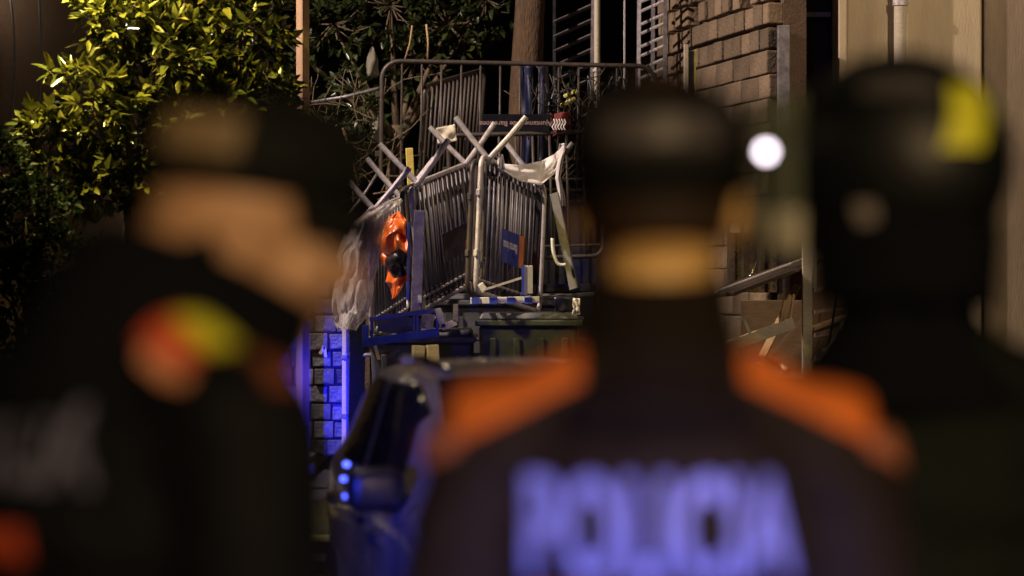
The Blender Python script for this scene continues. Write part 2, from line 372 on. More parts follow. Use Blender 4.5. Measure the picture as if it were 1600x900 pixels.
# ------------------------------------------------------------------ right-hand house: block wall, door recess, cream wall
bw = thing('block_wall', 'receding wall of rough brown blocks beside the dark doorway', 'wall', (1.9, 25.5, 0))
A0 = Vector((1.46, 27.6, 0)); A1 = Vector((2.235, 24.0, 0))
ud = (A1 - A0).normalized(); nd = Vector((ud.y, -ud.x, 0)); LEN = (A1 - A0).length
rotw = Matrix((ud, nd, Vector((0, 0, 1)))).transposed()
MB().box((A0 + A1) / 2 - nd * 0.16 + Vector((0, 0, 2.7)), (LEN, 0.2, 5.4), rotw).build('backing', M['mortar'], bw)
rowh = 0.205; cnt = 0
meshes = {}
for r_ in range(26):
    z = 0.13 + r_ * rowh + rowh / 2
    upper = z > 3.55
    bl = 0.27 if upper else 0.52
    x = -(r_ % 2) * bl * 0.5
    while x < LEN:
        a, b = max(x, 0) , min(x + bl, LEN)
        if b - a > 0.06 and not (3.95 < z < 4.6 and (int((x + 9) / bl) * 7 + r_ * 5) % 6 == 0):
            gap = 0.075 if z > 3.95 else (0.022 if upper else 0.009)
            key = (round(b - a, 2), upper, z > 3.95)
            if key not in meshes:
                o = MB().box((0, 0, 0), (b - a - gap, 0.14, rowh - (0.03 if upper else 0.009))).build('block', M['block'], bw, local=True, bevel=0.012)
                meshes[key] = o.data
            else: o = link('block', meshes[key], None, bw, bevel=0.012)
            off = random.uniform(-0.018, 0.018) if upper else random.uniform(-0.006, 0.006)
            p = A0 + ud * ((a + b) / 2) + nd * off + Vector((0, 0, z)) - Vector(bw.location)
            o.location = p; o.rotation_euler = (0, random.uniform(-.012, .012), math.atan2(ud.y, ud.x) + random.uniform(-.02, .02))
        x += bl
house = thing('cream_house', 'cream plastered house front with drainpipe and dark recessed doorway', 'house', (3.6, 24.2, 0))
MB().box((3.62, 24.9, 2.8), (0.03 + 2 * 0.68 - .2, 0.1, 5.6)).build('door_backing', M['darkdoor'], house)
MB().box((2.53, 24.72, 1.95), (0.46, 0.08, 3.9)).build('door', M['darkdoor'], house, bevel=0.01)
dl = MB().box((2.53, 24.66, 3.97), (0.46, 0.05, 0.04)).build('lintel', M['steel'], house)
MB().box((2.53, 24.74, 4.7), (0.46, 0.06, 1.4)).build('transom_panel', M['darkdoor'], house)
MB().box((2.285, 23.95, 1.95), (0.10, 0.10, 3.72)).build('metal_post', M['steeldark'], house, bevel=0.008)
fr = MB(); fr.box((2.805, 24.35, 2.8), (0.07, 0.5, 5.6)); fr.build('door_jamb', M['cream'], house, bevel=0.01)
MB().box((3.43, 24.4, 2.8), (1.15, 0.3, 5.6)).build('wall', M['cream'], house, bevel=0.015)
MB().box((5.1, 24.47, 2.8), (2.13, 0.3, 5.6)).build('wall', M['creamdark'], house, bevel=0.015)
MB().tube([(3.30, 24.17, 0.1), (3.30, 24.17, 5.5)], 0.055, 14).build('drainpipe', M['palewood'], house, smooth='auto')
for z in (1.2, 2.6, 4.0): MB().tube([(3.30, 24.17, z), (3.30, 24.17, z + 0.05)], 0.066, 14).build('pipe_bracket', M['steel'], house, smooth='auto')

# ------------------------------------------------------------------ square steel post and short posts near the block wall
gp = thing('short_post', 'short pale square post with glossy edge before the block wall', 'post', W(1082, 450, 23.2) * Vector((1, 1, 0)) if False else Vector((1.47, 23.2, 0)))
p = W(1072, 70, 23.2); MB().box((p.x, 23.2, p.z / 2), (0.035, 0.06, p.z)).build('flange', M['palewood'], gp, bevel=0.004)
p = W(1086, 78, 23.25); MB().box((p.x, 23.25, p.z / 2), (0.012, 0.05, p.z)).build('edge_strip', M['yellowtube'], gp, bevel=0.003)
p = W(1080, 78, 23.28); MB().box((p.x, 23.28, p.z / 2), (0.05, 0.02, p.z - .02)).build('web', M['black'], gp)

# ------------------------------------------------------------------ louvred shutter, pole, ladder
sh = thing('louvred_shutter', 'open dark shutter with pale slanting slats left of the pole', 'shutter', (0.5, 27, 0))
def slat_run(par, p0, p1, d0, d1, n, dy, wdt, m, name):
    for k in range(n):
        a = W(p0[0], p0[1] + k * dy, d0); b = W(p1[0], p1[1] + k * dy, d1)
        MB().bar(a, b, 0.05, 0.012, side=(0, 0.6, 0.8)).build(name, m, par)
slat_run(sh, (868, 34), (926, 8), 28.4, 27.0, 6, 23, 0.04, M['steeldark'], 'slat')
q = MB(); q.bar(W(927, -30, 27), W(924, 160, 27), 0.03, 0.03); q.build('stile', M['steeldark'], sh)
q = MB(); q.bar(W(866, -10, 28.45), W(866, 160, 28.45), 0.03, 0.03); q.build('stile', M['black'], sh)
pl_ = thing('pale_pole', 'thin pale painted pole between shutter and ladder', 'pole', W(933, 450, 26.2) * Vector((1, 1, 0)) + Vector((0, 0, 0)))
MB().tube([W(933, -40, 26.2), Vector((W(933, 0, 26.2).x, 26.2, 0))], 0.028, 10).build('shaft', M['palewood'], pl_, smooth='auto')
MB().tube([W(933, 108, 26.2), W(933, 112, 26.2)], 0.042, 12).build('clamp', M['steel'], pl_, smooth='auto')
ld = thing('ladder', 'steel ladder with bright rungs against the block wall', 'ladder', Vector((1.2, 26.6, 0)))
for px, d in ((996, 26.9), (1018, 26.5), (1037, 26.2)):
    MB().bar(W(px + 3, -40, d), Vector((W(px - 3, 450, d).x, d, 0.1)), 0.035, 0.03).build('rail', M['steel'] if px == 996 else M['steeldark'], ld)
for k in range(18):
    MB().tube([W(1003, -18 + k * 17.5 + (k % 2) * 3, 26.75), W(1039, -34 + k * 17.5 + (k % 2) * 3, 26.25)], 0.016, 7).build('rung', M['steel'], ld, smooth='auto')
MB().tube([W(976, -30, 26.9), Vector((W(974, 450, 26.9).x, 26.9, 0.05))], 0.010, 7).build('stay', M['steel'], ld)
yb = tag(MB().tube([W(878, 165, 25.9), W(897, 155, 25.7)], 0.022, 9).build('yellow_tube', M['yellowtube'], smooth='auto'), 'lower of two short yellow tubes in the heap', 'tube')
yb = tag(MB().tube([W(883, 150, 25.9), W(900, 142, 25.7)], 0.018, 9).build('yellow_tube', M['yellowtube'], smooth='auto'), 'upper of two short yellow tubes in the heap', 'tube')

# ------------------------------------------------------------------ street lamps (out of the frame, they light the place)
for i, (loc, p_, c_, _a, _c) in enumerate(STREET):
    L_ = thing('street_lamp', ['street lamp over the leafy shrub', 'tall street lamp beyond the shrub, lighting the barricade', 'street lamp behind the officers', 'street lamp over the police car', 'street lamp before the cream house'][i], 'street lamp', (loc[0] + 0.9 * (-1 if loc[0] < 0 else 1), loc[1], 0), group='street lamps')
    bx = L_.location
    MB().tube([(bx.x, bx.y, 0), (bx.x, bx.y, loc[2] + 0.3)], 0.06, 10, 0.04).build('post', M['steeldark'], L_, smooth='auto')
    MB().tube([(bx.x, bx.y, loc[2] + 0.3), (loc[0], loc[1], loc[2] + 0.34)], 0.03, 8).build('arm', M['steeldark'], L_, smooth='auto')
    MB().box((loc[0], loc[1], loc[2] + 0.28), (0.5, 0.22, 0.08), top=0.7).build('lamp_head', M['steeldark'], L_, bevel=0.01)
    MB().box((loc[0], loc[1], loc[2] + 0.225), (0.4, 0.16, 0.02)).build('lens', M['lampglow'], L_)

bs = thing('added_beacon', 'added blue beacon on a slim tripod, unseen behind the left officer', 'beacon', (BEACON[0], BEACON[1], 0))  # unseen beacon added to throw blue on the car side and wall
MB().tube([(BEACON[0], BEACON[1], .25), (BEACON[0], BEACON[1], BEACON[2] - .06)], .014, 9).build('pole', M['steeldark'], bs, smooth='auto')
for k in range(3):
    a = k * 2.094 + .3
    MB().tube([(BEACON[0], BEACON[1], .45), (BEACON[0] + .32 * math.cos(a), BEACON[1] + .32 * math.sin(a), .012)], .011, 8).build('leg', M['steeldark'], bs, smooth='auto')
MB().tube([(BEACON[0], BEACON[1], BEACON[2] - .07), (BEACON[0], BEACON[1], BEACON[2] - .045)], .06, 16).build('base', M['black'], bs, smooth='auto')
MB().tube([(BEACON[0], BEACON[1], BEACON[2] - .045), (BEACON[0], BEACON[1], BEACON[2] + .01), (BEACON[0], BEACON[1], BEACON[2] + .05)], .05, 16, .03).build('dome', M['bluelamp'], bs, smooth='auto')
wl_ = thing('wall_lamp', 'small wall lamp glowing at the far left corner', 'lamp', (-5.0, 27.3, 4.4))
MB().bar((-5.0, 27.3, 4.55), (-5.0, 26.9, 4.6), .03, .03).build('bracket', M['steeldark'], wl_)
MB().tube([(-5.0, 26.9, 4.6), (-5.0, 26.9, 4.53)], .03, 12, .10).build('shade', M['steeldark'], wl_, smooth='auto')
MB().tube([(-5.0, 26.9, 4.52), (-5.0, 26.9, 4.49)], .05, 12, .03).build('bulb', M['lampglow'], wl_, smooth='auto')

# ------------------------------------------------------------------ timber pole
tp = thing('timber_pole', 'straight square tan timber pole standing right of the shrub', 'pole', (W(473, 0, 22.7).x, 22.7, 0.12))
MB().box((tp.location.x, 22.7, 2.9), (0.080, 0.080, 5.56), Matrix.Rotation(R(-42), 3, 'Z')).build('shaft', M['woodpost'], tp, bevel=0.012)
MB().box((tp.location.x, 22.7, 0.16), (0.2, 0.2, 0.08)).build('base_plate', M['steeldark'], tp, bevel=0.008)

# ------------------------------------------------------------------ foliage
def leaf_geo(L, wd, curl):
    return [Vector((0, 0, 0)), Vector((-wd / 2, L * .42, .12 * wd)), Vector((0, L * .45, -.10 * wd)), Vector((wd / 2, L * .42, .12 * wd)),
            Vector((-wd * .28, L * .8, -curl * .5)), Vector((0, L * .8, -curl * .6 - .05 * wd)), Vector((wd * .28, L * .8, -curl * .5)), Vector((0, L, -curl))]
LF = [(0, 2, 1), (0, 3, 2), (1, 2, 5, 4), (2, 3, 6, 5), (4, 5, 7), (5, 6, 7)]
def frame(dirn):
    d = dirn.normalized(); up = Vector((0, 0, 1))
    s = d.cross(up); s = s.normalized() if s.length > 1e-3 else Vector((1, 0, 0))
    n = s.cross(d); return Matrix((s, d, n)).transposed()
def rosettes(centres, L, wd, nl, keep=0, face=None):
    """leaf bunches; returns a joined mesh builder and a list of single leaf transforms"""
    mb = MB(); single = []
    for c, ax in centres:
        fr_ = frame(ax); k0 = random.random() * 6.28; n = nl + random.randint(-2, 2)
        for k in range(n):
            a = k0 + k * 2.4; tilt = random.uniform(0.15, 1.25)
            d = fr_ @ Vector((math.cos(a) * math.sin(tilt), math.cos(tilt), math.sin(a) * math.sin(tilt)))
            d = (d + Vector((0, 0, random.uniform(-.35, .1)))).normalized()
            sc = random.uniform(0.45, 1.3); l = L * sc; ww = wd * sc * random.uniform(0.8, 1.15)
            q = frame(d) @ Matrix.Rotation(random.uniform(-1.0, 1.0), 3, 'Y')
            base = c + d * 0.012 - ax * random.uniform(0, 0.05)
            single.append((base, q, l, ww, random.uniform(0.0, 0.25) * l))
    single.sort(key=lambda s: s[0].y)
    ks = single[:keep]
    for b_, q, l, ww, cu in single[keep:]:
        mb.add([b_ + q @ v for v in leaf_geo(l, ww, cu)], LF)
    return mb, ks
def in_blobs(blobs, n, shell=0.55):
    out = []; tot = sum(b[2] ** 2 for b in blobs)
    for (px, py, rp, d, dd) in blobs:
        m = int(n * rp * rp / tot) + 1
        for _ in range(m):
            v = Vector((random.gauss(0, 1), random.gauss(0, 1), random.gauss(0, 1))).normalized()
            rr = shell + (1.06 - shell) * random.random() ** 0.7
            rr *= 0.82 + 0.36 * noise.noise(v * 2.1 + Vector((px, py, 0)) * .37)
            c = W(px, py, d); rw = rp / F * d
            pos = c + Vector((v.x * rw * rr, v.y * dd * rr, v.z * rw * rr))
            ax = (v + Vector((0, -0.35, 0.25)) + Vector((random.uniform(-.4, .4), random.uniform(-.4, .4), random.uniform(-.4, .4)))).normalized()
            out.append((pos, ax))
    return out
def tree(name, label, cat, base, trunk_pts, tr, blobs, n, L, wd, nl, m, keep=0, group=None, twigs=90, bark='twig'):
    t = thing(name, label, cat, base, group=group)
    tk = MB().tube(trunk_pts, tr[0], 10, tr[1]).build('trunk', M[bark], t, smooth=True)
    cs = in_blobs(blobs, n)
    br = MB()
    top = Vector(trunk_pts[-1])
    for (px, py, rp, d, dd) in blobs:
        c = W(px, py, d); mid = (top + c) / 2 + Vector((0, 0, -.08))
        br.tube([top - Vector((0, 0, .2)), mid, c], tr[1] * .6, 6, .012)
    for c, ax in random.sample(cs, min(twigs, len(cs))):
        b0 = min(((W(b[0], b[1], b[3]) - c).length, i) for i, b in enumerate(blobs))[1]; b0 = blobs[b0]
        o = W(b0[0], b0[1], b0[3]); mid = o.lerp(c, .55) + Vector((random.uniform(-.06, .06), random.uniform(-.06, .06), -.05))
        br.tube([o.lerp(c, .1), mid, c], .009, 5, .004)
    br.build('branches', M['twig'], t, smooth=True)
    mb, ks = rosettes(cs, L, wd, nl, keep)
    f_ = mb.build('foliage', m, t, smooth=True); f_['kind'] = 'stuff'
    shared = [MB().add(leaf_geo(1, 0.36, c_), LF).build('leaf', m, t, local=True, smooth=True) for c_ in (0.05, 0.15, 0.24)] if ks else []
    inv = wm(t).inverted()
    for i, (b_, q, l, ww, cu) in enumerate(ks):
        o = shared[i] if i < 3 else link('leaf', shared[i % 3].data, None, t)
        o.matrix_basis = inv @ (Matrix.Translation(b_) @ (q @ Matrix.Diagonal((ww / .36, l, l))).to_4x4())
    return t
SHRUB = [(185, 20, 80, 20.9, .45), (255, 95, 115, 21.2, .55), (140, 165, 85, 20.8, .42), (75, 215, 62, 20.7, .3), (230, 230, 105, 21.0, .5),
         (330, 165, 95, 21.3, .5), (380, 60, 90, 21.5, .5), (300, -40, 120, 21.4, .5), (150, 290, 62, 20.8, .3), (420, 150, 60, 21.6, .4)]
tree('leafy_shrub', 'large glossy leaved evergreen shrub lit yellow from above, left of the pole', 'shrub', (W(190, 0, 21).x, 21, 0.12),
     [(W(192, 0, 21).x, 21.1, 0.1), (W(196, 0, 21).x, 21.1, 1.2), (W(205, 0, 21).x, 21.15, 2.4)], (.09, .06), SHRUB, 900, 0.128, 0.050, 8, M['leaf'], keep=300)
DARK = [(520, 40, 70, 27.5, .5), (610, 10, 90, 28, .6), (700, 40, 80, 28.2, .6), (560, 150, 60, 27.0, .4), (500, 230, 60, 26.6, .4), (760, 0, 80, 28.4, .5), (650, 90, 70, 28.2, .5), (440, 230, 70, 26.4, .4), (420, 40, 90, 27.6, .5)]
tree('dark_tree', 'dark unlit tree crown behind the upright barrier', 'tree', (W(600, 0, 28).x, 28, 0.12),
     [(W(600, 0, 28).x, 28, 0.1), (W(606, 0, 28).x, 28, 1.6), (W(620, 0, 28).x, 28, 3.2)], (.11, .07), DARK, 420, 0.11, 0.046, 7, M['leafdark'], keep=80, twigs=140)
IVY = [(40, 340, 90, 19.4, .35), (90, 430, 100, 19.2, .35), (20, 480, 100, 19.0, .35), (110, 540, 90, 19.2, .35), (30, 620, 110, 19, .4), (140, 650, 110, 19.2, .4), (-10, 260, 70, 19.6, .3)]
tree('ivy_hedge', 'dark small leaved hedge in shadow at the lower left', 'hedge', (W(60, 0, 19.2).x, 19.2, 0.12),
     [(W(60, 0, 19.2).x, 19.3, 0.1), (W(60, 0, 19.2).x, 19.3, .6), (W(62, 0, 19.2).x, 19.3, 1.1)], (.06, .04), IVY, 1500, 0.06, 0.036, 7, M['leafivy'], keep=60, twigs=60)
# bare-barked tree behind the heap
tk = thing('tree', 'thick bare tree trunk with lit bark behind the upside-down sign', 'tree', (W(822, 0, 27.2).x, 27.2, 0.12))
b = MB(); x0 = W(826, 0, 27.2).x
rings = []
for j in range(26):
    z = 0.1 + j * 0.22; r_ = 0.185 - j * 0.002 + (0.12 * math.exp(-j * .9))
    rings += [(x0 + .03 * math.sin(j * .35) + math.cos(a) * r_ * (1 + .10 * noise.noise(Vector((math.cos(a) * 2, math.sin(a) * 2, z * .8)))),
               27.2 + math.sin(a) * r_ * (1 + .10 * noise.noise(Vector((math.cos(a) * 2, math.sin(a) * 2, z * .8)))), z) for a in [k * 2 * math.pi / 20 for k in range(20)]]
b.add(rings, [(j * 20 + k, j * 20 + (k + 1) % 20, (j + 1) * 20 + (k + 1) % 20, (j + 1) * 20 + k) for j in range(25) for k in range(20)])
b.build('trunk', M['bark'], tk, smooth=True)
mb = MB()
for k in range(6):
    a = k * 1.05; mb.tube([(x0, 27.2, 4.9), (x0 + math.cos(a) * .5, 27.2 + math.sin(a) * .4, 5.6), (x0 + math.cos(a) * 1.3, 27.2 + math.sin(a) * 1.1, 6.4)], .08, 7, .02)
mb.build('limbs', M['bark'], tk, smooth=True)
cr = MB()
cs = in_blobs([(826 + dx, -420 + dy, 150, 27.2 + dd, .8) for dx, dy, dd in ((0, 0, 0), (-140, 50, .3), (150, 30, -.3), (20, -120, 0))], 260)
cr, _ = rosettes(cs, .12, .05, 7)
f_ = cr.build('foliage', M['leafdark'], tk, smooth=True); f_['kind'] = 'stuff'

# ------------------------------------------------------------------ crowd barriers
def frame_pts(L, H, rad, n=5):
    pts = []
    for cx, cz, a0 in ((L - rad, H - rad, 0), (rad, H - rad, 90), (rad, rad, 180), (L - rad, rad, 270)):
        for k in range(n + 1):
            a = R(a0 + 90 * k / n); pts.append((cx + rad * math.cos(a), 0, cz + rad * math.sin(a)))
    return pts
def barrier(label, TL, TR, BL, L, H, nb, feet=True, m='steel', group='crowd barriers heaped on the barricade', bar_r=0.0128, rad=0.10, fr_r=0.021, foot=(0.30, 0.34)):
    TL, TR, BL = Vector(TL), Vector(TR), Vector(BL)
    u = (TR - TL).normalized(); v = (TL - BL); v = (v - u * v.dot(u)).normalized(); n = v.cross(u)
    org = TL - v * H
    mx = Matrix((u, n, v)).transposed().to_4x4(); mx.translation = org
    t = thing('crowd_barrier', label, 'barrier', group=group, mx=mx)
    MB().tube(frame_pts(L, H, rad), fr_r, 9, closed=True).build('frame', M[m], t, local=True, smooth=True)
    MB().tube([(0.03, 0, 0.10), (L - 0.03, 0, 0.10)], 0.012, 7).build('rail', M[m], t, local=True, smooth='auto')
    me = None
    for k in range(nb):
        x = L * (k + 1) / (nb + 1)
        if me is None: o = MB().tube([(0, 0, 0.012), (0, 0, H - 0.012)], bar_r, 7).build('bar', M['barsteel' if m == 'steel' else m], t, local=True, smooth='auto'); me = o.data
        else: o = link('bar', me, None, t)
        o.location = (x + random.uniform(-.004, .004), 0, 0)
    if feet:
        for fx in (0.22, L - 0.22):
            a, h = foot
            for sgn in (-1, 1):
                q = MB().tube([(fx + sgn * .022, -sgn * .02, H - .03), (fx + sgn * .022, sgn * a * 0.55, H + h * 0.52), (fx + sgn * .022, sgn * a, H + h)], 0.024, 9)
                q.build('foot', M[m], t, local=True, smooth='auto')
    for z in (0.3, H - 0.3):
        MB().box((-0.03, 0, z), (0.05, 0.03, 0.05)).build('hook', M[m], t, local=True, bevel=0.004)
    return t
TLb, TRb, BLb = W(641, 291, 23.0), W(738, 252, 24.85), W(652, 487, 23.0)
TLc, TRc, BLc = W(752, 243, 22.5), W(851, 291, 24.35), W(748, 466, 22.5)
TLa, TRa, BLa = W(577, 331, 22.9), W(634, 306, 24.6), W(577, 512, 22.9)
barA = barrier('leftmost upturned barrier, half wrapped in clear film beside the orange bag', TLa, TRa, BLa, (TRa - TLa).length, 0.98, 12)
barB = barrier('upturned barrier left of centre bearing the dark sign plate', TLb, TRb, BLb, (TRb - TLb).length, 1.02, 13)
barC = barrier('upturned barrier right of centre bearing the blue sign plate', TLc, TRc, BLc, (TRc - TLc).length, 1.08, 13)
def shift(p, v): return Vector(p) + Vector(v)
for (A_, B_, D_, H_, off, lab, nb_) in ((TLb, TRb, BLb, 1.0, (-.075, .06, -.03), 'barrier stacked directly behind the one with the dark sign plate', 14),
                                      (TLc, TRc, BLc, 1.05, (-.07, .07, -.03), 'barrier stacked directly behind the one with the blue sign plate', 14)):
    barrier(lab, shift(A_, off), shift(B_, off), shift(D_, off), (B_ - A_).length, H_, nb_, feet=False, m='steeldim')
barD = barrier('tall upright barrier standing across the back of the heap', W(597, 95, 25.4), W(1032, 104, 25.7), W(597, 292, 25.4), 2.48, 1.13, 13, feet=False, m='steeldim', rad=0.16, bar_r=0.010, fr_r=0.021)
barE = barrier('slanting barrier behind the upright one with yellowish top rail', W(664, 134, 26.1), W(756, 108, 27.7), W(640, 310, 26.1), 1.75, 1.1, 14, feet=False, m='steeldim')
barF = barrier('lowest dark barrier wedged under the upright one', W(700, 212, 25.1), W(930, 206, 25.2), W(700, 400, 25.1), 1.35, 1.1, 8, feet=False, m='steeldim')

def plate(par, cx, cz, wd, h, m, y=-0.035):
    o = MB().box((cx, y, cz), (wd, 0.008, h)).build('sign_plate', m, par, local=True, bevel=0.002)
    return o
def on_plate(par, txt, size, x, y, z, m, name='lettering', rot=0.0, sx=1.0):
    me = text_mesh(txt, size, 0.0015, sx=sx)
    me.transform(Matrix.Translation((x, y, z)) @ Matrix.Rotation(rot, 4, 'Y') @ Matrix.Rotation(R(90), 4, 'X'))
    return link(name, me, m, par)
Lc = (TRc - TLc).length; Lb = (TRb - TLb).length
sp = plate(barC, 0.90, 0.43, 0.66, 0.27, M['signblue']); tag(sp, 'blue sign plate with upside-down white lettering and an orange end')
MB().box((1.145, -0.0405, 0.43), (0.17, 0.006, 0.266)).build('end_stripe', M['signorange'], sp, local=True)
on_plate(sp, 'Barcelona', 0.105, 0.80, -0.041, 0.44, M['white'], rot=R(180), sx=1.0)
sp = plate(barB, 1.05, 0.42, 0.80, 0.24, M['signdark']); tag(sp, 'dark grimy sign plate with an orange corner')
MB().box((1.37, -0.0405, 0.35), (0.13, 0.006, 0.09)).build('corner_mark', M['signorange'], sp, local=True)
on_plate(sp, 'Barcelona', 0.07, 1.0, -0.041, 0.40, M['greyplastic'], rot=R(180))
# the black council sign hung upside down on the upright barrier
sg = thing('black_sign', 'long black sign with upside-down pinkish lettering on the upright barrier', 'sign', W(806, 207, 25.15))
p0 = W(806, 193, 25.15)
MB().box(p0, (0.60, 0.015, 0.165)).build('panel', M['signblack'], sg, bevel=0.003)
me = text_mesh('Ajuntament de Barcelona', 0.063, 0.0015)
me.transform(Matrix.Translation(p0 - Vector((0, 0.0095, 0)) - sg.location) @ Matrix.Rotation(R(180), 4, 'Y') @ Matrix.Rotation(R(90), 4, 'X'))
link('lettering', me, M['pinkish'], sg)

# ------------------------------------------------------------------ things in and on the heap
def box_thing(name, label, cat, px, py, d, size, m, rot=(0, 0, 0), bevel=0.004):
    from mathutils import Euler
    c = W(px, py, d)
    o = MB().box((0, 0, 0), size).build(name, m, bevel=bevel); o.location = c; o.rotation_euler = [R(a) for a in rot]
    return tag(o, label, cat)
def bumpy(o, amt=0.01, sub=3, sc=6):
    md = o.modifiers.new('sub', 'SUBSURF'); md.subdivision_type = 'SIMPLE'; md.levels = md.render_levels = sub
    tx = bpy.data.textures.new('n', 'CLOUDS'); tx.noise_scale = 1 / sc
    dm = o.modifiers.new('d', 'DISPLACE'); dm.texture = tx; dm.strength = amt; dm.mid_level = .5
    return o
paper = grid(8, 8, lambda u, v: W(lerp(681, 711, u) + 3 * v, lerp(200, 226, v) - 6 * u, 25.0) + Vector((0, .05 * noise.noise(Vector((u * 2.2, v * 2.2, 4))), 0))).build('paper_sheet', M['paper'], smooth=True)
tag(solid(paper, .002), 'creased beige paper sheet fixed to the barriers', 'paper')
box_thing('yellow_board', 'small upright yellow board between barrier feet', 'board', 641, 262, 23.9, (.062, .02, .33), M['yellow'], (0, -3, 8))
# grey post in front of the heap
gpost = thing('grey_post', 'flat grey post standing between two upturned barriers', 'post', (W(652, 0, 22.75).x, 22.75, 1.38))
MB().box((gpost.location.x + .005, 22.75, 1.38 + .42), (.088, .05, .84), Matrix.Rotation(R(2), 3, 'Y')).build('shaft', M['steeldark'], gpost, bevel=.005)
MB().box((gpost.location.x + .02, 22.72, 1.51), (.03, .015, .06)).build('tag', M['white'], gpost)
# clear film
def film(u, v):
    l = pl([583, 556, 534, 521, 519, 528], v); r_ = pl([632, 612, 598, 588, 580, 560], v)
    y = pl([322, 345, 392, 440, 488, 514], v) - 10 * u * (1 - v)
    px = lerp(l, r_, u); d = 22.35 - .16 * math.sin(u * math.pi) * (0.5 + v) 
    p = W(px, y, d)
    s_ = Vector((u * 3.2 + v * .8, v * 2.6, 1.3))
    p.y += -.28 * u + .07 * noise.noise(s_ * 1.6) + .05 * noise.noise(s_ * 4.2) + .02 * math.sin(u * 26 + v * 6 + 3 * noise.noise(s_))
    p.x += .025 * noise.noise(s_ * 3 + Vector((7, 0, 0)))
    p.z += .018 * noise.noise(s_ * 5 + Vector((0, 9, 0)))
    return p
fo = grid(46, 70, film).build('plastic_film', M['film'], smooth=True); solid(fo, .0015)
tag(fo, 'crumpled clear plastic film hanging over the leftmost upturned barrier', 'plastic film')
# orange bag
def bag(u, v):
    l = pl([622, 600, 589, 594, 600, 606, 612], v); r_ = pl([626, 637, 637, 639, 638, 637, 618], v)
    y = pl([331, 345, 368, 395, 415, 440, 467], v) + 6 * math.sin(u * 7) * (1 - abs(2 * v - 1)) 
    l += 7 * noise.noise(Vector((v * 9, 1, 2))); r_ += 3 * noise.noise(Vector((v * 11, 5, 2)))
    p = W(lerp(l, r_, u), y, 22.62); s_ = Vector((u * 2.2, v * 4.5, 8))
    p.y += -.26 * u - .10 * math.sin(u * math.pi) * math.sin(v * math.pi) + .11 * noise.noise(s_ * 1.5) + .03 * noise.noise(s_ * 3.4)
    return p
ob = thing('orange_bag', 'creased glossy orange plastic bag hanging on the leftmost upturned barrier', 'bag', W(614, 467, 22.62))
g = grid(24, 44, bag); o = g.build('sheet', M['orange'], ob, smooth=True); solid(o, .002)
def band(u, v):
    p = bag(lerp(.18, .99, u), lerp(.46, .74, v) + .05 * math.sin(u * 3)); p.y -= .012; return p
o = grid(16, 14, band).build('dark_band', M['black'], ob, smooth=True); solid(o, .002)
bp_ = box_thing('blue_upright', 'thin blue upright strip beside the orange bag', 'strip', 638, 408, 22.9, (.025, .02, .62), M['blue'], (0, 1, 0))
# white cloth slung between feet
cl = thing('white_cloth', 'pale cloth slung between raised barrier feet', 'cloth', W(835, 300, 23.4))
def cl1(u, v):
    x = pl([778, 812, 845, 866, 882], u)
    yt = pl([256, 258, 252, 241, 226], u); yb_ = pl([262, 283, 290, 272, 236], u)
    p = W(x, lerp(yt, yb_, v), lerp(22.9, 24.0, u) - .32 * v); p.y += .06 * math.sin(v * 9 + u * 3) * (v) + .05 * noise.noise(Vector((u * 5, v * 3, 2)))
    return p
solid(grid(34, 10, cl1).build('sling', M['cloth'], cl, smooth=True), .003)
def cl2(u, v):
    xa = pl([874, 871, 868, 872, 875], v); xb = pl([885, 880, 876, 882, 884], v)
    p = W(lerp(xa, xb, u), pl([224, 250, 278, 300, 322], v), 24.02); p.y += .05 * math.sin(u * 6 + v * 4) + .03 * noise.noise(Vector((u * 3, v * 5, 5)))
    return p
solid(grid(8, 24, cl2).build('tail', M['cloth'], cl, smooth=True), .003)
def cl3(u, v):
    x = lerp(776, 786, u); p = W(x + 4 * v, lerp(244, 268, v) + 3 * math.sin(u * 5), 22.72); p.y += .02 * math.sin(u * 8 + v * 4); return p
solid(grid(8, 12, cl3).build('knot', M['cloth'], cl, smooth=True), .003)
# boards at the right end of the heap
b1 = MB().bar(W(866, 302, 23.0), W(897, 452, 22.8), .075, .02, side=(.5, 1, 0)).build('leaning_board', M['board'], bevel=.004)
tag(b1, 'long dark grey board leaning at the right end of the heap', 'board')
b2 = MB().bar(W(842, 300, 23.6), W(836, 445, 23.5), .10, .02, side=(1, .6, 0)).build('upright_board', M['black'], bevel=.004)
tag(b2, 'black board standing behind the leaning grey board', 'board')
ct = wire([(863, 372), (865, 395), (872, 412), (884, 414)], 22.7, .014, 'bent_tube', M['white'], None)
tag(ct, 'small bent shiny tube beside the leaning grey board', 'tube')
wp = box_thing('white_plank', 'narrow white plank with blue edge right of centre', 'plank', 825, 437, 22.3, (.075, .02, .22), M['white'], (0, 0, 12))
tag(MB().bar(W(817, 414, 22.28), W(817, 462, 22.28), .02, .02).build('blue_upright', M['blue']), 'short blue strip along the narrow white plank', 'strip')
sr = thing('broken_slat', 'snapped pale strip above the striped rail', 'strip', W(780, 450, 22.2))
MB().bar(W(752, 454, 22.25), W(815, 434, 22.15), .018, .01).build('strip', M['steel'], sr)
MB().box(W(754, 449, 22.25), (.05, .03, .07), Matrix.Rotation(R(-35), 3, 'Y')).build('stub', M['white'], sr, bevel=.006)
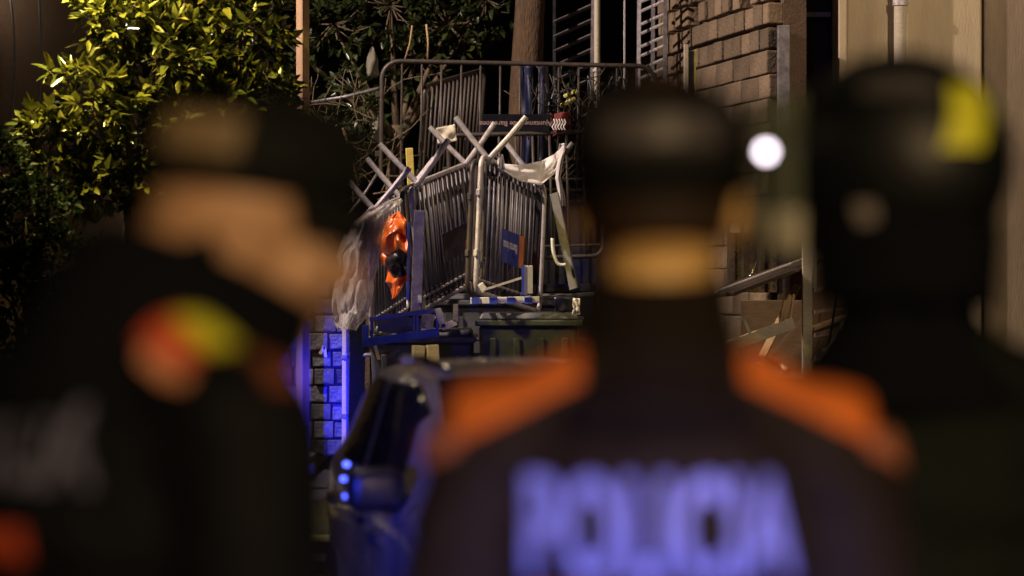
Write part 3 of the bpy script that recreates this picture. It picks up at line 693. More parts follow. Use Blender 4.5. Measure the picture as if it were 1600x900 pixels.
# wheelie containers under the heap
def container(label, px0, px1, d, h, m, y_depth=1.0):
    x0_, x1_ = W(px0, 0, d).x, W(px1, 0, d).x; cx = (x0_ + x1_) / 2; wd = x1_ - x0_
    t = thing('waste_container', label, 'container', (cx, d + y_depth / 2, 0), group='waste containers under the heap')
    Z = .16
    b = MB(); b.box((0, 0, Z + (h - Z) / 2), (wd, y_depth, h - Z)); 
    for i in range(4): b.v[i].x *= .88; b.v[i].y *= .84
    b.build('body', M[m], t, local=True, bevel=.03)
    MB().box((0, 0, h + .02), (wd + .06, y_depth + .06, .05)).build('rim', M[m], t, local=True, bevel=.012)
    MB().box((0, .02, h + .075), (wd, y_depth - .04, .05), top=.94).build('lid', M['greyplastic'], t, local=True, bevel=.015)
    for k in range(4):
        x = (k - 1.5) * wd * .24
        MB().bar((x, -y_depth / 2 - .006, h - .1), (x * .9, -y_depth * .43 - .006, Z + .1), .05, .02, side=(0, 1, 0)).build('rib', M[m], t, local=True, bevel=.006)
    for sx in (-1, 1):
        MB().tube([(sx * wd * .5, -.12, h - .12), (sx * (wd * .5 + .07), -.12, h - .12), (sx * (wd * .5 + .07), .12, h - .12), (sx * wd * .5, .12, h - .12)], .016, 7).build('handle', M['steeldark'], t, local=True)
        for sy in (-1, 1):
            wl = MB().tube([(sx * wd * .34 - .025, sy * y_depth * .32, .085), (sx * wd * .34 + .025, sy * y_depth * .32, .085)], .085, 16).build('wheel', M['rubber'], t, local=True, smooth='auto')
            MB().tube([(sx * wd * .34, sy * y_depth * .32, .085), (sx * wd * .34, sy * y_depth * .32, .2)], .018, 7).build('fork', M['steeldark'], wl, local=True)
    return t
container('dark green container under the centre of the heap, behind the striped rail', 748, 905, 22.75, 1.30, 'green', 1.3)
container('grey container under the left of the heap, behind the metal rack', 578, 738, 23.1, 1.16, 'greyplastic', 1.3)
container('dark container farther back beneath the upright barrier', 690, 900, 24.95, 1.45, 'greyplastic', 1.2)
# packing case that carries the upright barrier
pc = thing('packing_case', 'dark panelled case beneath the upright barrier', 'case', (W(810, 0, 25.7).x, 25.75, 1.53))
MB().box((pc.location.x, 25.85, 1.53 + .47), (2.0, .6, .92)).build('body', M['black'], pc, bevel=.01)
for k in range(7):
    MB().box((pc.location.x - .9 + k * .3, 25.54, 1.53 + .47), (.06, .03, .92)).build('batten', M['black'], pc, bevel=.004)
for z in (1.6, 2.4): MB().box((pc.location.x, 25.515, z), (2.0, .022, .07)).build('rail', M['black'], pc, bevel=.004)
# striped rail
st = thing('striped_rail', 'blue and white striped warning rail on the green container', 'rail', W(790, 475, 22.3))
MB().bar(W(735, 470, 22.32), W(843, 468, 22.32), .05, .02, side=(0, 1, 0)).build('rail', M['white'], st, bevel=.003)
for k in range(4):
    a = 737 + k * 27.5
    MB().bar(W(a, 469.8, 22.305), W(a + 12, 469.6, 22.305), .053, .022, side=(0, 1, 0)).build('stripe', M['blue'], st)
rb = MB().bar(W(838, 466, 22.9), W(930, 459, 22.5), .03, .04).build('black_bar', M['black'], bevel=.004); tag(rb, 'black bar lying on the right edge of the green container', 'bar')
db = thing('debris_bundle', 'small dark bundle with a white rag on the container edge', 'bundle', W(886, 485, 22.5))
o = MB().box(W(880, 476, 22.5), (.14, .12, .11)).build('bundle', M['black'], db, smooth=True); bumpy(o, .05, 3, 9)
solid(grid(8, 8, lambda u, v: W(lerp(895, 906, u), lerp(466, 492, v), 22.42) + Vector((.02 * noise.noise(Vector((u * 4, v * 4, 1))), .04 * noise.noise(Vector((u * 3, v * 5, 3))), 0))).build('rag', M['cloth'], db, smooth=True), .003)
# rack with blue rail
rk = thing('metal_rack', 'low blue grey metal rack with three openings and bright blue rail', 'rack', W(630, 545, 22.2))
MB().bar(W(577, 499, 22.2), W(686, 484, 22.2), .035, .05).build('top_rail', M['bluegrey'], rk, bevel=.004)
MB().bar(W(572, 535, 22.2), W(686, 519, 22.2), .065, .05).build('blue_rail', M['blue'], rk, bevel=.004)
for px in (581, 647, 652, 683):
    MB().bar(W(px, 496 - (px - 577) * .13, 22.2), W(px, 530 - (px - 577) * .14, 22.2), .022, .04).build('upright', M['bluegrey'], rk, bevel=.003)
MB().bar(W(571, 508, 22.15), W(571, 542, 22.15), .05, .06).build('end_plate', M['blue'], rk, bevel=.004)
MB().box(W(625, 508, 22.32), (.34, .015, .14), Matrix.Rotation(R(8), 3, 'Y')).build('back_panel', M['greyplastic'], rk)
MB().box(W(668, 502, 22.26), (.10, .02, .12), Matrix.Rotation(R(8), 3, 'Y')).build('carton', M['paper'], rk)
br_ = thing('bent_bracket', 'bent grey bracket right of the metal rack', 'bracket', W(700, 512, 22.15))
q = MB(); q.bar(W(684, 482, 22.15), W(692, 512, 22.15), .05, .012); q.build('arm', M['steel'], br_, bevel=.003)
q = MB(); q.bar(W(690, 512, 22.15), W(713, 503, 22.15), .05, .012); q.build('foot', M['steel'], br_, bevel=.003)
q = MB(); q.bar(W(712, 503, 22.15), W(712, 475, 22.15), .04, .012); q.build('lip', M['steeldark'], br_, bevel=.003)
for i, (px, py, lab) in enumerate(((653, 556, 'left one of two pale timber offcuts below the metal rack'), (676, 555, 'right one of two pale timber offcuts below the metal rack'))):
    box_thing('timber_offcut', lab, 'timber', px, py, 21.9, (.09, .08, .16), M['palewood'], (0, 4 - 7 * i, 12))
tag(MB().bar(W(586, 540, 22.0), W(592, 562, 22.0), .025, .015).build('short_stick', M['yellowtube']), 'short bright stick below the metal rack', 'stick')
# stack of pallets and planks that fills the barricade towards the ground
for k in range(7):
    pt = thing('pallet', ['bottom', 'second', 'third', 'fourth', 'fifth', 'sixth', 'topmost'][k] + ' pallet of the stack in front of the containers', 'pallet', (W(775, 0, 21.7).x + random.uniform(-.03, .03), 21.75, .002 + k * .146), group='stacked pallets')
    for j in range(5): MB().box((0, -.4 + j * .2, .13), (1.1, .13, .022)).build('slat', M['wood'], pt, local=True)
    for j in range(3): MB().box((-.48 + j * .48, 0, .06), (.1, .92, .115)).build('runner', M['wood'], pt, local=True)

# ------------------------------------------------------------------ blue-lit block wall at the left of the heap
lwall = thing('low_block_wall', 'low wall of pale blocks lit blue beside the dark post', 'wall', (W(500, 0, 25).x, 25.0, 0.12))
MB().box((W(470, 0, 25).x, 25.2, .12 + .78), (1.2, .2, 1.56)).build('backing', M['mortar'], lwall)
me = {}
for r_ in range(10):
    for k in range(7):
        wdt = .185
        o = MB().box((0, 0, 0), (wdt - .012, .1, .143)).build('block', M['tile'], lwall, local=True, bevel=.008) if not me else link('block', me[0], None, lwall, bevel=.008)
        me[0] = o.data
        x = W(545, 0, 25).x - .10 - k * wdt + (r_ * 37 % 10) * .009
        o.location = Vector((x, 25.06 + random.uniform(-.03, .03), .12 + .08 + r_ * .155)) - Vector(lwall.location)
        o.rotation_euler = (random.uniform(-.05, .05), random.uniform(-.03, .03), random.uniform(-.06, .06)); o.scale = (random.uniform(.92, 1.05), 1, random.uniform(.88, 1.02))
dp = thing('timber_stake', 'thick rough timber stake beside the blue-lit block wall', 'stake', (W(540, 0, 24.2).x, 24.2, 0))
MB().tube([(W(540, 0, 24.2).x, 24.2, 0), (W(540, 0, 24.2).x, 24.2, 1.3)], .035, 9, .03).build('shaft', M['palewood'], dp, smooth='auto')
for z in (.5, 1.0): MB().tube([(W(540, 0, 24.2).x, 24.2, z), (W(540, 0, 24.2).x, 24.2, z + .03)], .041, 9).build('band', M['steeldark'], dp, smooth='auto')
box_thing('dark_board', 'dark board standing right of the timber stake', 'board', 558, 590, 24.0, (.13, .03, 1.5), M['collar'], (0, 1, 0))
lt = thing('twisted_bracket', 'small twisted pale metal bracket on the blue-lit wall', 'bracket', W(506, 560, 24.8))
MB().bar(W(500, 553, 24.8), W(507, 541, 24.8), .03, .012).build('arm', M['steel'], lt); MB().bar(W(507, 541, 24.8), W(509, 558, 24.8), .025, .012).build('hook', M['steel'], lt)

# ------------------------------------------------------------------ tarpaulin, red sheet, netting behind the heap
tarp = grid(10, 24, lambda u, v: W(lerp(812, 856, u) + 4 * math.sin(v * 3), lerp(100, 292, v), 25.95) + Vector((0, .06 * math.sin(u * 14 + v * 2) + .05 * noise.noise(Vector((u * 3, v * 5, 2))), 0))).build('tarpaulin', M['navy'], smooth=True)
tag(solid(tarp, .003), 'dark blue tarpaulin hanging behind the upright barrier', 'tarpaulin')
rs = grid(10, 12, lambda u, v: W(lerp(858, 892, u), lerp(178, 214, v) - 4 * u, 25.2) + Vector((0, .05 * math.sin(u * 7 + v * 3), 0)))
ro = thing('red_sheet', 'dark red sheet with white scrawl beside the black sign', 'sheet', W(875, 214, 25.2))
o = rs.build('sheet', M['red'], ro, smooth=True); solid(o, .002)
for k in range(5): wire([(865 + k * 4.2, 186), (867 + k * 4.2, 192), (863 + k * 4.4, 198), (866 + k * 4.3, 203)], 25.12, .006, 'scrawl', M['cloth'], ro)
net = thing('torn_netting', 'torn black netting draped on the right half of the upright barrier', 'netting', W(900, 240, 25.3))
nm = MB()
for k in range(46):
    x = random.uniform(830, 1030); y0 = random.uniform(98, 150); ln = random.uniform(40, 130); px = x; pts = []
    for j in range(7):
        px += random.uniform(-7, 7); pts.append(W(px, y0 + ln * j / 6, 25.25 + random.uniform(-.05, .05)))
    nm.tube(pts, .005, 4)
for k in range(16):
    x = random.uniform(835, 960); y0 = random.uniform(110, 220)
    nm.tube([W(x + j * 12, y0 + 6 * math.sin(j * 1.3 + k) + random.uniform(-4, 4), 25.25 + random.uniform(-.04, .04)) for j in range(6)], .004, 4)
o = nm.build('strands', M['black'], net); o['kind'] = 'stuff'
# dry sticks and rails behind, left of the upright barrier
for i, (a, b_, d, r_, m, lab) in enumerate((
    ((486, 160), (592, 138), 25.6, .016, 'steeldark', 'thin dark rail reaching left from the upright barrier'),
    ((632, 95), (644, 40), 25.9, .008, 'wood', 'short thin stick rising left above the upright barrier'),
    ((668, 92), (666, 38), 25.9, .009, 'wood', 'taller thin stick rising above the upright barrier'),
    ((540, 340), (590, 270), 24.6, .012, 'steeldark', 'thin dark tube slanting behind the clear film'),
    ((535, 200), (560, 290), 25.4, .012, 'wood', 'dry branch slanting left of the upright barrier'))):
    tag(MB().tube([W(*a, d), W((a[0] + b_[0]) / 2 + 2, (a[1] + b_[1]) / 2 + 2, d), W(*b_, d)], r_, 6).build('stick', M[m], smooth=True), lab, 'stick')
solid(tag(grid(6, 10, lambda u, v: W(582 + (u - .5) * (4 + 15 * math.sin(v * 2.4)) + 3 * noise.noise(Vector((v * 4, u, 1))), lerp(74, 120, v) + 5 * noise.noise(Vector((u * 3, v, 6))), 26.2) + Vector((0, .04 * math.sin(5 * u + 4 * v), 0))).build('pale_rag', M['rag'], smooth=True), 'pale rag hanging among dark leaves left of the upright barrier', 'rag'), .002)
solid(tag(grid(6, 10, lambda u, v: W(587 + (u - .5) * (8 + 14 * v) + 4 * noise.noise(Vector((v * 4, u, 3))), lerp(183, 220, v) + 6 * noise.noise(Vector((u * 3, v, 9))), 25.9) + Vector((0, .04 * math.sin(5 * u + 4 * v), 0))).build('grey_rag', M['rag'], smooth=True), 'grey rag lower left of the upright barrier', 'rag'), .002)
tag(MB().box(W(545, 390, 23.8), (.16, .02, .22), Matrix.Rotation(R(20), 3, 'Y')).build('card_panel', M['paper']), 'pale card tilted behind the clear film', 'card')

def brush(label, x0, x1, y0, y1, d0, d1, n, leaves, base):
    t = thing('brushwood', label, 'brushwood', base); mb = MB(); cs = []
    for k in range(n):
        px, py, d = random.uniform(x0, x1), random.uniform(y0 + 20, y1), random.uniform(d0, d1)
        ang = random.uniform(-2.9, -.2); ln = random.uniform(30, 110); pts = []
        for j in range(6):
            pts.append(W(px, py, d)); ang += random.uniform(-.35, .35); px += math.cos(ang) * ln / 5; py += math.sin(ang) * ln / 5; d += random.uniform(-.05, .05)
        mb.tube(pts, random.uniform(.004, .011), 5, .003)
        if random.random() < leaves: cs.append((pts[-1], (pts[-1] - pts[-2]).normalized())); cs.append((pts[3], Vector((random.uniform(-1, 1), -.4, random.uniform(-.3, 1))).normalized()))
    o = mb.build('twigs', M['twig'], t, smooth=True); o['kind'] = 'stuff'
    f, _ = rosettes(cs, .085, .034, 5); o = f.build('foliage', M['leafdark'], t, smooth=True); o['kind'] = 'stuff'
brush('tangle of dry twigs left of the upright barrier', 482, 600, 130, 330, 25.3, 26.2, 60, .6, W(540, 330, 25.7))
brush('tangle of twigs caught in the right half of the upright barrier', 850, 960, 150, 330, 25.75, 26.3, 36, .25, W(905, 330, 26))

# ------------------------------------------------------------------ debris at the right
rp = thing('fence_post', 'upright yellowish timber post between the right-hand boards', 'post', (W(1261, 0, 22.8).x, 22.8, 0))
MB().box((rp.location.x, 22.8, 1.01), (.078, .07, 2.02)).build('shaft', M['palewood'], rp, bevel=.006)
MB().box((rp.location.x + .066, 22.86, 1.81), (.03, .05, .42)).build('cleat', M['palewood'], rp, bevel=.004)
slab = MB().bar(W(1118, 462, 22.0), W(1252, 412, 23.2), .34, .03, side=(0, .15, 1)).build('tilted_sheet', M['darkdoor'], bevel=.004); tag(slab, 'dark sheet tilted up to the right with a bright upper edge', 'sheet')
se = MB().tube([W(1119, 456, 21.85), W(1252, 406, 23.0)], .012, 7).build('steel_rod', M['steel'], smooth='auto'); tag(se, 'bright steel rod along the edge of the tilted sheet', 'rod')
tag(wire([(1158, 446), (1176, 425), (1182, 390), (1178, 345)], 22.9, .010, 'bent_rod', M['chrome'], None), 'thin shiny rod curving upward above the tilted sheet', 'rod')
pw = thing('pink_panel', 'rough pinkish panel behind the curving rod', 'panel', W(1165, 440, 23.8))
MB().box(W(1175, 410, 23.9), (.42, .03, .5)).build('panel', M['block'], pw)
for px in (1138, 1160, 1186, 1205): MB().bar(W(px, 350, 23.85), W(px, 450, 23.85), .02, .03).build('upright', M['board'], pw)
wf = thing('bent_rack', 'thin white frame corner under the tilted sheet', 'rack', W(1150, 530, 22))
MB().bar(W(1118, 501, 22), W(1163, 497, 22), .02, .02).build('rail', M['steel'], wf); MB().bar(W(1162, 497, 22), W(1174, 527, 22), .02, .02).build('leg', M['steel'], wf)
MB().bar(W(1124, 527, 22), W(1172, 528, 22), .014, .02).build('lower_rail', M['steel'], wf)
sw = thing('block_pier', 'pale block pier with black cables right of the timber post', 'pier', (W(1300, 0, 23.6).x, 23.6, 0))
for r_ in range(4):
    for k in range(2):
        MB().box((W(1288 + k * 28, 0, 23.6).x, 23.6, 1.90 + r_ * .135), (.138, .12, .122)).build('block', M['cream'], sw, bevel=.01)
MB().box((W(1302, 0, 23.6).x, 23.66, 1.1), (.30, .1, 1.46)).build('base', M['brownboard'], sw)
wire([(1283, 345), (1292, 375), (1288, 395), (1298, 402), (1310, 398)], 23.4, .010, 'cable', M['black'], sw)
wire([(1296, 300), (1298, 350), (1300, 380), (1292, 400)], 23.42, .008, 'cable', M['black'], sw)
fb = thing('board_fence', 'low fence of brown boards with lit top edges at the right', 'fence', (W(1330, 0, 24).x, 23.8, 0))
for k, (ya, yb2, m) in enumerate(((420, 398, 'brownboard'), (455, 430, 'brownboard'), (490, 462, 'brownboard'), (526, 498, 'brownboard'), (562, 532, 'brownboard'), (600, 568, 'brownboard'))):
    MB().bar(W(1268, ya + 16, 22.9), W(1420, yb2 + 10, 25.0), .15, .02, side=(1, .3, 0)).build('board', M[m], fb, bevel=.004)
MB().bar(W(1268, 514, 22.78), W(1362, 478, 24.2), .03, .05).build('rail', M['wood'], fb, bevel=.003)
MB().bar(W(1300, 562, 22.9), W(1375, 544, 24.3), .025, .05).build('rail', M['wood'], fb, bevel=.003)
wire([(1312, 430), (1306, 470), (1300, 510), (1294, 540)], 22.9, .010, 'cable', M['black'], fb)
wire([(1345, 480), (1350, 510), (1352, 540)], 23.6, .010, 'cable', M['black'], fb)
for k, (a, b_) in enumerate((((1216, 520), (1226, 470)), ((1234, 500), (1240, 460)))):
    tag(MB().tube([W(*a, 22.6), W(*b_, 22.7)], .012, 6).build('dark_stick', M['wood']), ['left', 'right'][k] + ' one of two dark sticks beneath the tilted sheet', 'stick')
for (a, b_, da, db_, wd_, m_, lab) in (
    ((1282, 575), (1352, 452), 22.7, 23.0, .07, 'palewood', 'pale plank leaning right of the yellowish timber post'),
    ((1180, 580), (1246, 446), 22.5, 22.9, .06, 'wood', 'brown plank leaning left of the yellowish timber post'),
    ((1128, 545), (1240, 505), 22.3, 22.5, .09, 'palewood', 'pale plank lying low across the brown panel'),
    ((1285, 552), (1372, 520), 22.5, 23.2, .06, 'palewood', 'pale plank lying low in front of the board fence')):
    tag(MB().bar(W(*a, da), W(*b_, db_), wd_, .025, side=(.5, 1, .2)).build('loose_plank', M[m_], bevel=.004), lab, 'plank', 'loose planks at the right')
bp2 = MB().box((W(1210, 0, 23.3).x, 23.3, .75), (.55, .05, 1.5)).build('brown_panel', M['brownboard'], bevel=.005); tag(bp2, 'brown panel standing behind the white frame corner', 'panel')

# ------------------------------------------------------------------ police car
def patch(src, planes, ncond=None, off=0.004, thick=0.004):
    bm = bmesh.new(); bm.from_mesh(src)
    for co, no in planes:
        bmesh.ops.bisect_plane(bm, geom=bm.verts[:] + bm.edges[:] + bm.faces[:], plane_co=co, plane_no=no, clear_outer=True)
    bm.normal_update()
    if ncond: bmesh.ops.delete(bm, geom=[f for f in bm.faces if not ncond(f.normal, f.calc_center_median())], context='FACES')
    left = set(bm.faces); best = []
    while left:
        st = [left.pop()]; isl = [st[0]]
        while st:
            f = st.pop()
            for e in f.edges:
                for g in e.link_faces:
                    if g in left: left.discard(g); st.append(g); isl.append(g)
        if len(isl) > len(best): best = isl
    best = set(best)
    bmesh.ops.delete(bm, geom=[f for f in bm.faces if f not in best], context='FACES')
    bm.normal_update()
    for v in bm.verts: v.co += v.normal * off
    me = bpy.data.meshes.new('p'); bm.to_mesh(me); bm.free()
    for p in me.polygons: p.use_smooth = True
    return me
def evaluated(o):
    dg = bpy.context.evaluated_depsgraph_get(); dg.update()
    return bpy.data.meshes.new_from_object(o.evaluated_get(dg))
def car():
    ST = [  # y, top, half width belt, half width roof, belt z, sill z
        (0.00, .56, .62, .50, .50, .30), (0.05, .68, .74, .60, .60, .22), (0.35, .80, .83, .66, .70, .20), (0.75, .88, .86, .68, .80, .20),
        (1.12, .95, .87, .74, .88, .20), (1.30, 1.04, .875, .75, .90, .20), (1.62, 1.22, .88, .75, .915, .20), (1.95, 1.335, .88, .74, .93, .20), (2.4, 1.37, .88, .745, .94, .20),
        (2.95, 1.36, .88, .74, .95, .20), (3.4, 1.30, .87, .73, .96, .20), (3.75, 1.12, .86, .72, .96, .22), (3.95, .99, .83, .62, .93, .24), (4.1, .80, .76, .58, .74, .30)]
    b = MB(); n = 11
    for y, top, wb, wr, bz, sz in ST:
        gh = top - bz
        half = [(wb * .86, sz), (wb * .96, sz + .10), (wb, lerp(sz, bz, .5)), (wb * .995, bz - .05), (wb * .97, bz),
                (lerp(wb * .95, wr, .33), bz + gh * .36), (lerp(wb * .95, wr, .7), bz + gh * .70), (wr, bz + gh * .90), (wr * .84, bz + gh * .985), (wr * .45, top), (0, top + .006)]
        row = [(-x, y, z) for x, z in half] + [(x, y, z) for x, z in reversed(half[:-1])]
        b.v += [Vector(p) for p in row]
    m = 2 * n - 1
    for i in range(len(ST) - 1):
        for k in range(m - 1): b.f.append((i * m + k, i * m + k + 1, (i + 1) * m + k + 1, (i + 1) * m + k))
    b.f.append(tuple(range(m - 1, -1, -1))); b.f.append(tuple((len(ST) - 1) * m + k for k in range(m)))
    return b
ct_ = thing('police_car', 'silver police car with black mirror and blue reflections behind the officers', 'car', (0.69, 7.95, 0), R(9)); ct_.scale = (1, 1, .985)
cb = car().build('body', M['car'], ct_, local=True, smooth=True)
bmx = bmesh.new(); bmx.from_mesh(cb.data); bmesh.ops.recalc_face_normals(bmx, faces=bmx.faces[:]); bmx.to_mesh(cb.data); bmx.free()
md = cb.modifiers.new('ss', 'SUBSURF'); md.levels = md.render_levels = 2
src = evaluated(cb)
cb.modifiers.remove(md); cb.data = src
for p in src.polygons: p.use_smooth = True
def P(co, no): return (Vector(co), Vector(no))
link('windscreen', patch(src, [P((0, 0, .985), (0, 0, -1)), P((0, 1.96, 0), (0, 1, 0)), P((.72, 1.2, 0), (1, .1, 0)), P((-.72, 1.2, 0), (-1, .1, 0)), P((0, 1.22, 0), (0, -1, 0))], lambda n, c: n.y < -.2 and n.z > .2), M['glass'], ct_, smooth=True)
link('rear_window', patch(src, [P((0, 0, 1.02), (0, 0, -1)), P((0, 3.42, 0), (0, -1, 0)), P((.55, 0, 0), (1, 0, 0)), P((-.55, 0, 0), (-1, 0, 0))], lambda n, c: n.y > .2), M['glass'], ct_, smooth=True)
for sx in (-1, 1):
    dn = None
    for k, (y0, y1) in enumerate(((1.52, 2.42), (2.50, 3.3))):
        door = link('door', patch(src, [P((0, y0 - .03 if k else 1.25, 0), (0, -1, 0)), P((0, y1 + .03, 0), (0, 1, 0)), P((0, 0, .26), (0, 0, -1)), P((0, 0, .93), (0, 0, 1)), P((sx * .4, 0, 0), (-sx, 0, 0))], None, .003), M['car'], ct_, smooth=True)
        MB().bar((sx * .895, y1 - .26, .80), (sx * .893, y1 - .08, .81), .03, .03).build('handle', M['black'], door, local=True, bevel=.006)
        link('side_window', patch(src, [P((0, y0, .95), (0, -1, .55 if k == 0 else 0)), P((0, y1, .97), (0, 1, .5 if k else 0)), P((0, 0, .965), (0, 0, -1)), P((0, 0, 1.285), (0, 0, 1)), P((sx * .4, 0, 0), (-sx, 0, 0))], lambda n, c, s=sx: n.x * s > .35, .004), M['glass'], ct_, smooth=True)
    mr = MB(); mr.box((sx * .925, 1.38, .965), (.19, .12, .15)); o = mr.build('mirror', M['black'], ct_, local=True, smooth=True)
    md = o.modifiers.new('bv', 'BEVEL'); md.width = .045; md.segments = 4
    MB().bar((sx * .86, 1.42, .95), (sx * .95, 1.41, .97), .05, .04).build('mirror_arm', M['black'], o, local=True, bevel=.008)
    hl = MB(); o = link('headlight', patch(src, [P((sx * .42, 0, 0), (-sx, 0, 0)), P((0, 0, .54), (0, 0, -1)), P((0, 0, .68), (0, 0, 1)), P((0, .42, 0), (0, 1, 0))], lambda n, c: n.y < -.1 or abs(n.x) > .4, .006), M['lens'], ct_, smooth=True)
    link('tail_light', patch(src, [P((sx * .45, 0, 0), (-sx, 0, 0)), P((0, 0, .66), (0, 0, -1)), P((0, 0, .84), (0, 0, 1)), P((0, 3.85, 0), (0, -1, 0))], None, .006), M['red'], ct_, smooth=True)
    for wy in (.78, 3.28):
        wh = MB().tube([(sx * .70, wy, .31), (sx * .885, wy, .31)], .31, 28).build('wheel', M['rubber'], ct_, local=True, smooth='auto')
        MB().tube([(sx * .80, wy, .31), (sx * .893, wy, .31)], .21, 20).build('rim', M['chrome'], wh, local=True, smooth='auto')
        MB().tube([(sx * .80, wy, .31), (sx * .899, wy, .31)], .06, 12).build('hub', M['black'], wh, local=True, smooth='auto')
MB().box((0, .008, .50), (.7, .05, .14)).build('grille', M['black'], ct_, local=True, bevel=.01)
bpm = MB().box((0, -.02, .35), (1.45, .14, .16)).build('bumper', M['black'], ct_, local=True, bevel=.04)
pla = MB().box((0, -.095, .36), (.50, .012, .11)).build('number_plate', M['white'], ct_, local=True)
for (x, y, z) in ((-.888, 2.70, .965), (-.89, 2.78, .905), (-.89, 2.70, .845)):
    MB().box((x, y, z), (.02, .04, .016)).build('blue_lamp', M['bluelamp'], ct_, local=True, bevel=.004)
for (x, y, z) in ((-.885, 1.68, .775), (-.885, 1.86, .765)):
    MB().box((x, y, z), (.03, .10, .05)).build('side_badge', M['black'], ct_, local=True, bevel=.008)
MB().tube([(-.60, 2.0, 1.335), (-.64, 2.5, 1.365), (-.63, 3.1, 1.35)], .014, 7).build('roof_trim', M['chrome'], ct_, local=True, smooth=True)
MB().tube([(.60, 2.0, 1.335), (.64, 2.5, 1.365), (.63, 3.1, 1.35)], .014, 7).build('roof_trim', M['chrome'], ct_, local=True, smooth=True)

# ------------------------------------------------------------------ officers
def ell(mb, c, r, rot=None, nu=18, nv=12):
    c = Vector(c); q = rot if rot is not None else Matrix.Identity(3); vs_ = [c + q @ Vector((0, 0, -r[2]))]
    for j in range(1, nv):
        a = -math.pi / 2 + math.pi * j / nv
        for i in range(nu):
            t = 2 * math.pi * i / nu; vs_.append(c + q @ Vector((r[0] * math.cos(a) * math.cos(t), r[1] * math.cos(a) * math.sin(t), r[2] * math.sin(a))))
    vs_.append(c + q @ Vector((0, 0, r[2]))); fs = []
    for i in range(nu): fs.append((0, 1 + (i + 1) % nu, 1 + i))
    for j in range(nv - 2):
        for i in range(nu):
            a = 1 + j * nu + i; b = 1 + j * nu + (i + 1) % nu; fs.append((a, b, b + nu, a + nu))
    e = len(vs_) - 1; s0 = 1 + (nv - 2) * nu
    for i in range(nu): fs.append((s0 + i, s0 + (i + 1) % nu, e))
    return mb.add(vs_, fs)
def capsule(mb, a, b, ra, rb, flat=None):
    a = Vector(a); b = Vector(b); n = 10
    for i in range(n + 1):
        t = i / n; r = lerp(ra, rb, t); ell(mb, a.lerp(b, t), (r * (flat[0] if flat else 1), r * (flat[1] if flat else 1), r), nu=12, nv=8)
    return mb
def merged(mb, voxel, smooth=6):
    me = bpy.data.meshes.new('tmp'); me.from_pydata([tuple(v) for v in mb.v], [], mb.f); me.update()
    o = bpy.data.objects.new('tmp', me); C.objects.link(o)
    r = o.modifiers.new('r', 'REMESH'); r.mode = 'VOXEL'; r.voxel_size = voxel; r.adaptivity = 0
    s = o.modifiers.new('s', 'SMOOTH'); s.factor = .5; s.iterations = smooth
    out = evaluated(o); bpy.data.objects.remove(o); bpy.data.meshes.remove(me)
    for p in out.polygons: p.use_smooth = True
    return out
def head_prims(mb, hq, hc):
    """face looks along +Y of the head frame; hc = centre of the skull"""
    def h(p): return hc + hq @ Vector(p)
    ell(mb, h((0, -.012, .02)), (.076, .094, .098), hq)
    ell(mb, h((0, .022, -.035)), (.064, .070, .085), hq)
    ell(mb, h((0, .052, -.085)), (.036, .036, .034), hq)          # chin
    ell(mb, h((0, .02, -.07)), (.054, .06, .05), hq)              # jaw
    ell(mb, h((0, .075, .028)), (.050, .018, .016), hq)           # brow
    for k, (y, z, r) in enumerate(((.088, .012, .010), (.097, -.006, .012), (.104, -.022, .015))): ell(mb, h((0, y, z)), (r, r, r), hq, 10, 8)   # nose
    ell(mb, h((0, .083, -.055)), (.026, .013, .008), hq, 10, 8); ell(mb, h((0, .080, -.067)), (.022, .013, .008), hq, 10, 8)   # lips
    for s in (-1, 1):
        ell(mb, h((s * .078, -.010, -.014)), (.009, .019, .032), hq @ Matrix.Rotation(s * R(18), 3, 'Z'), 10, 8)      # ear
        ell(mb, h((s * .042, .062, -.02)), (.026, .024, .026), hq, 10, 8)      # cheek
def hand_prims(mb, wr, d, s):
    """wr wrist, d direction of the hand, s side (+1 right)"""
    d = d.normalized(); f = frame(d); pal = wr + d * .05
    for i in range(4):
        a = wr + d * .02 + f @ Vector((0, 0, 0)); k = (i - 1.5) * .019
        root = wr + d * .085 + f @ Vector((0, 0, k)); capsule(mb, wr + d * .02 + f @ Vector((0, 0, k * .6)), root, .015, .012)
        ln = (.062, .074, .080, .066)[i] if s > 0 else (.066, .080, .074, .062)[i]
        p1 = root + (d * .8 + f @ Vector((-s * .25, 0, 0))) * ln * .55; p2 = p1 + (d * .5 + f @ Vector((-s * .8, 0, 0))) * ln * .45
        capsule(mb, root, p1, .0095, .0088); capsule(mb, p1, p2, .0088, .0075)
    th = wr + d * .03 + f @ Vector((0, 0, .028)); t1 = th + (d * .7 + f @ Vector((-s * .3, 0, .75))) * .04
    capsule(mb, th, t1, .013, .011); capsule(mb, t1, t1 + d * .03, .011, .009)

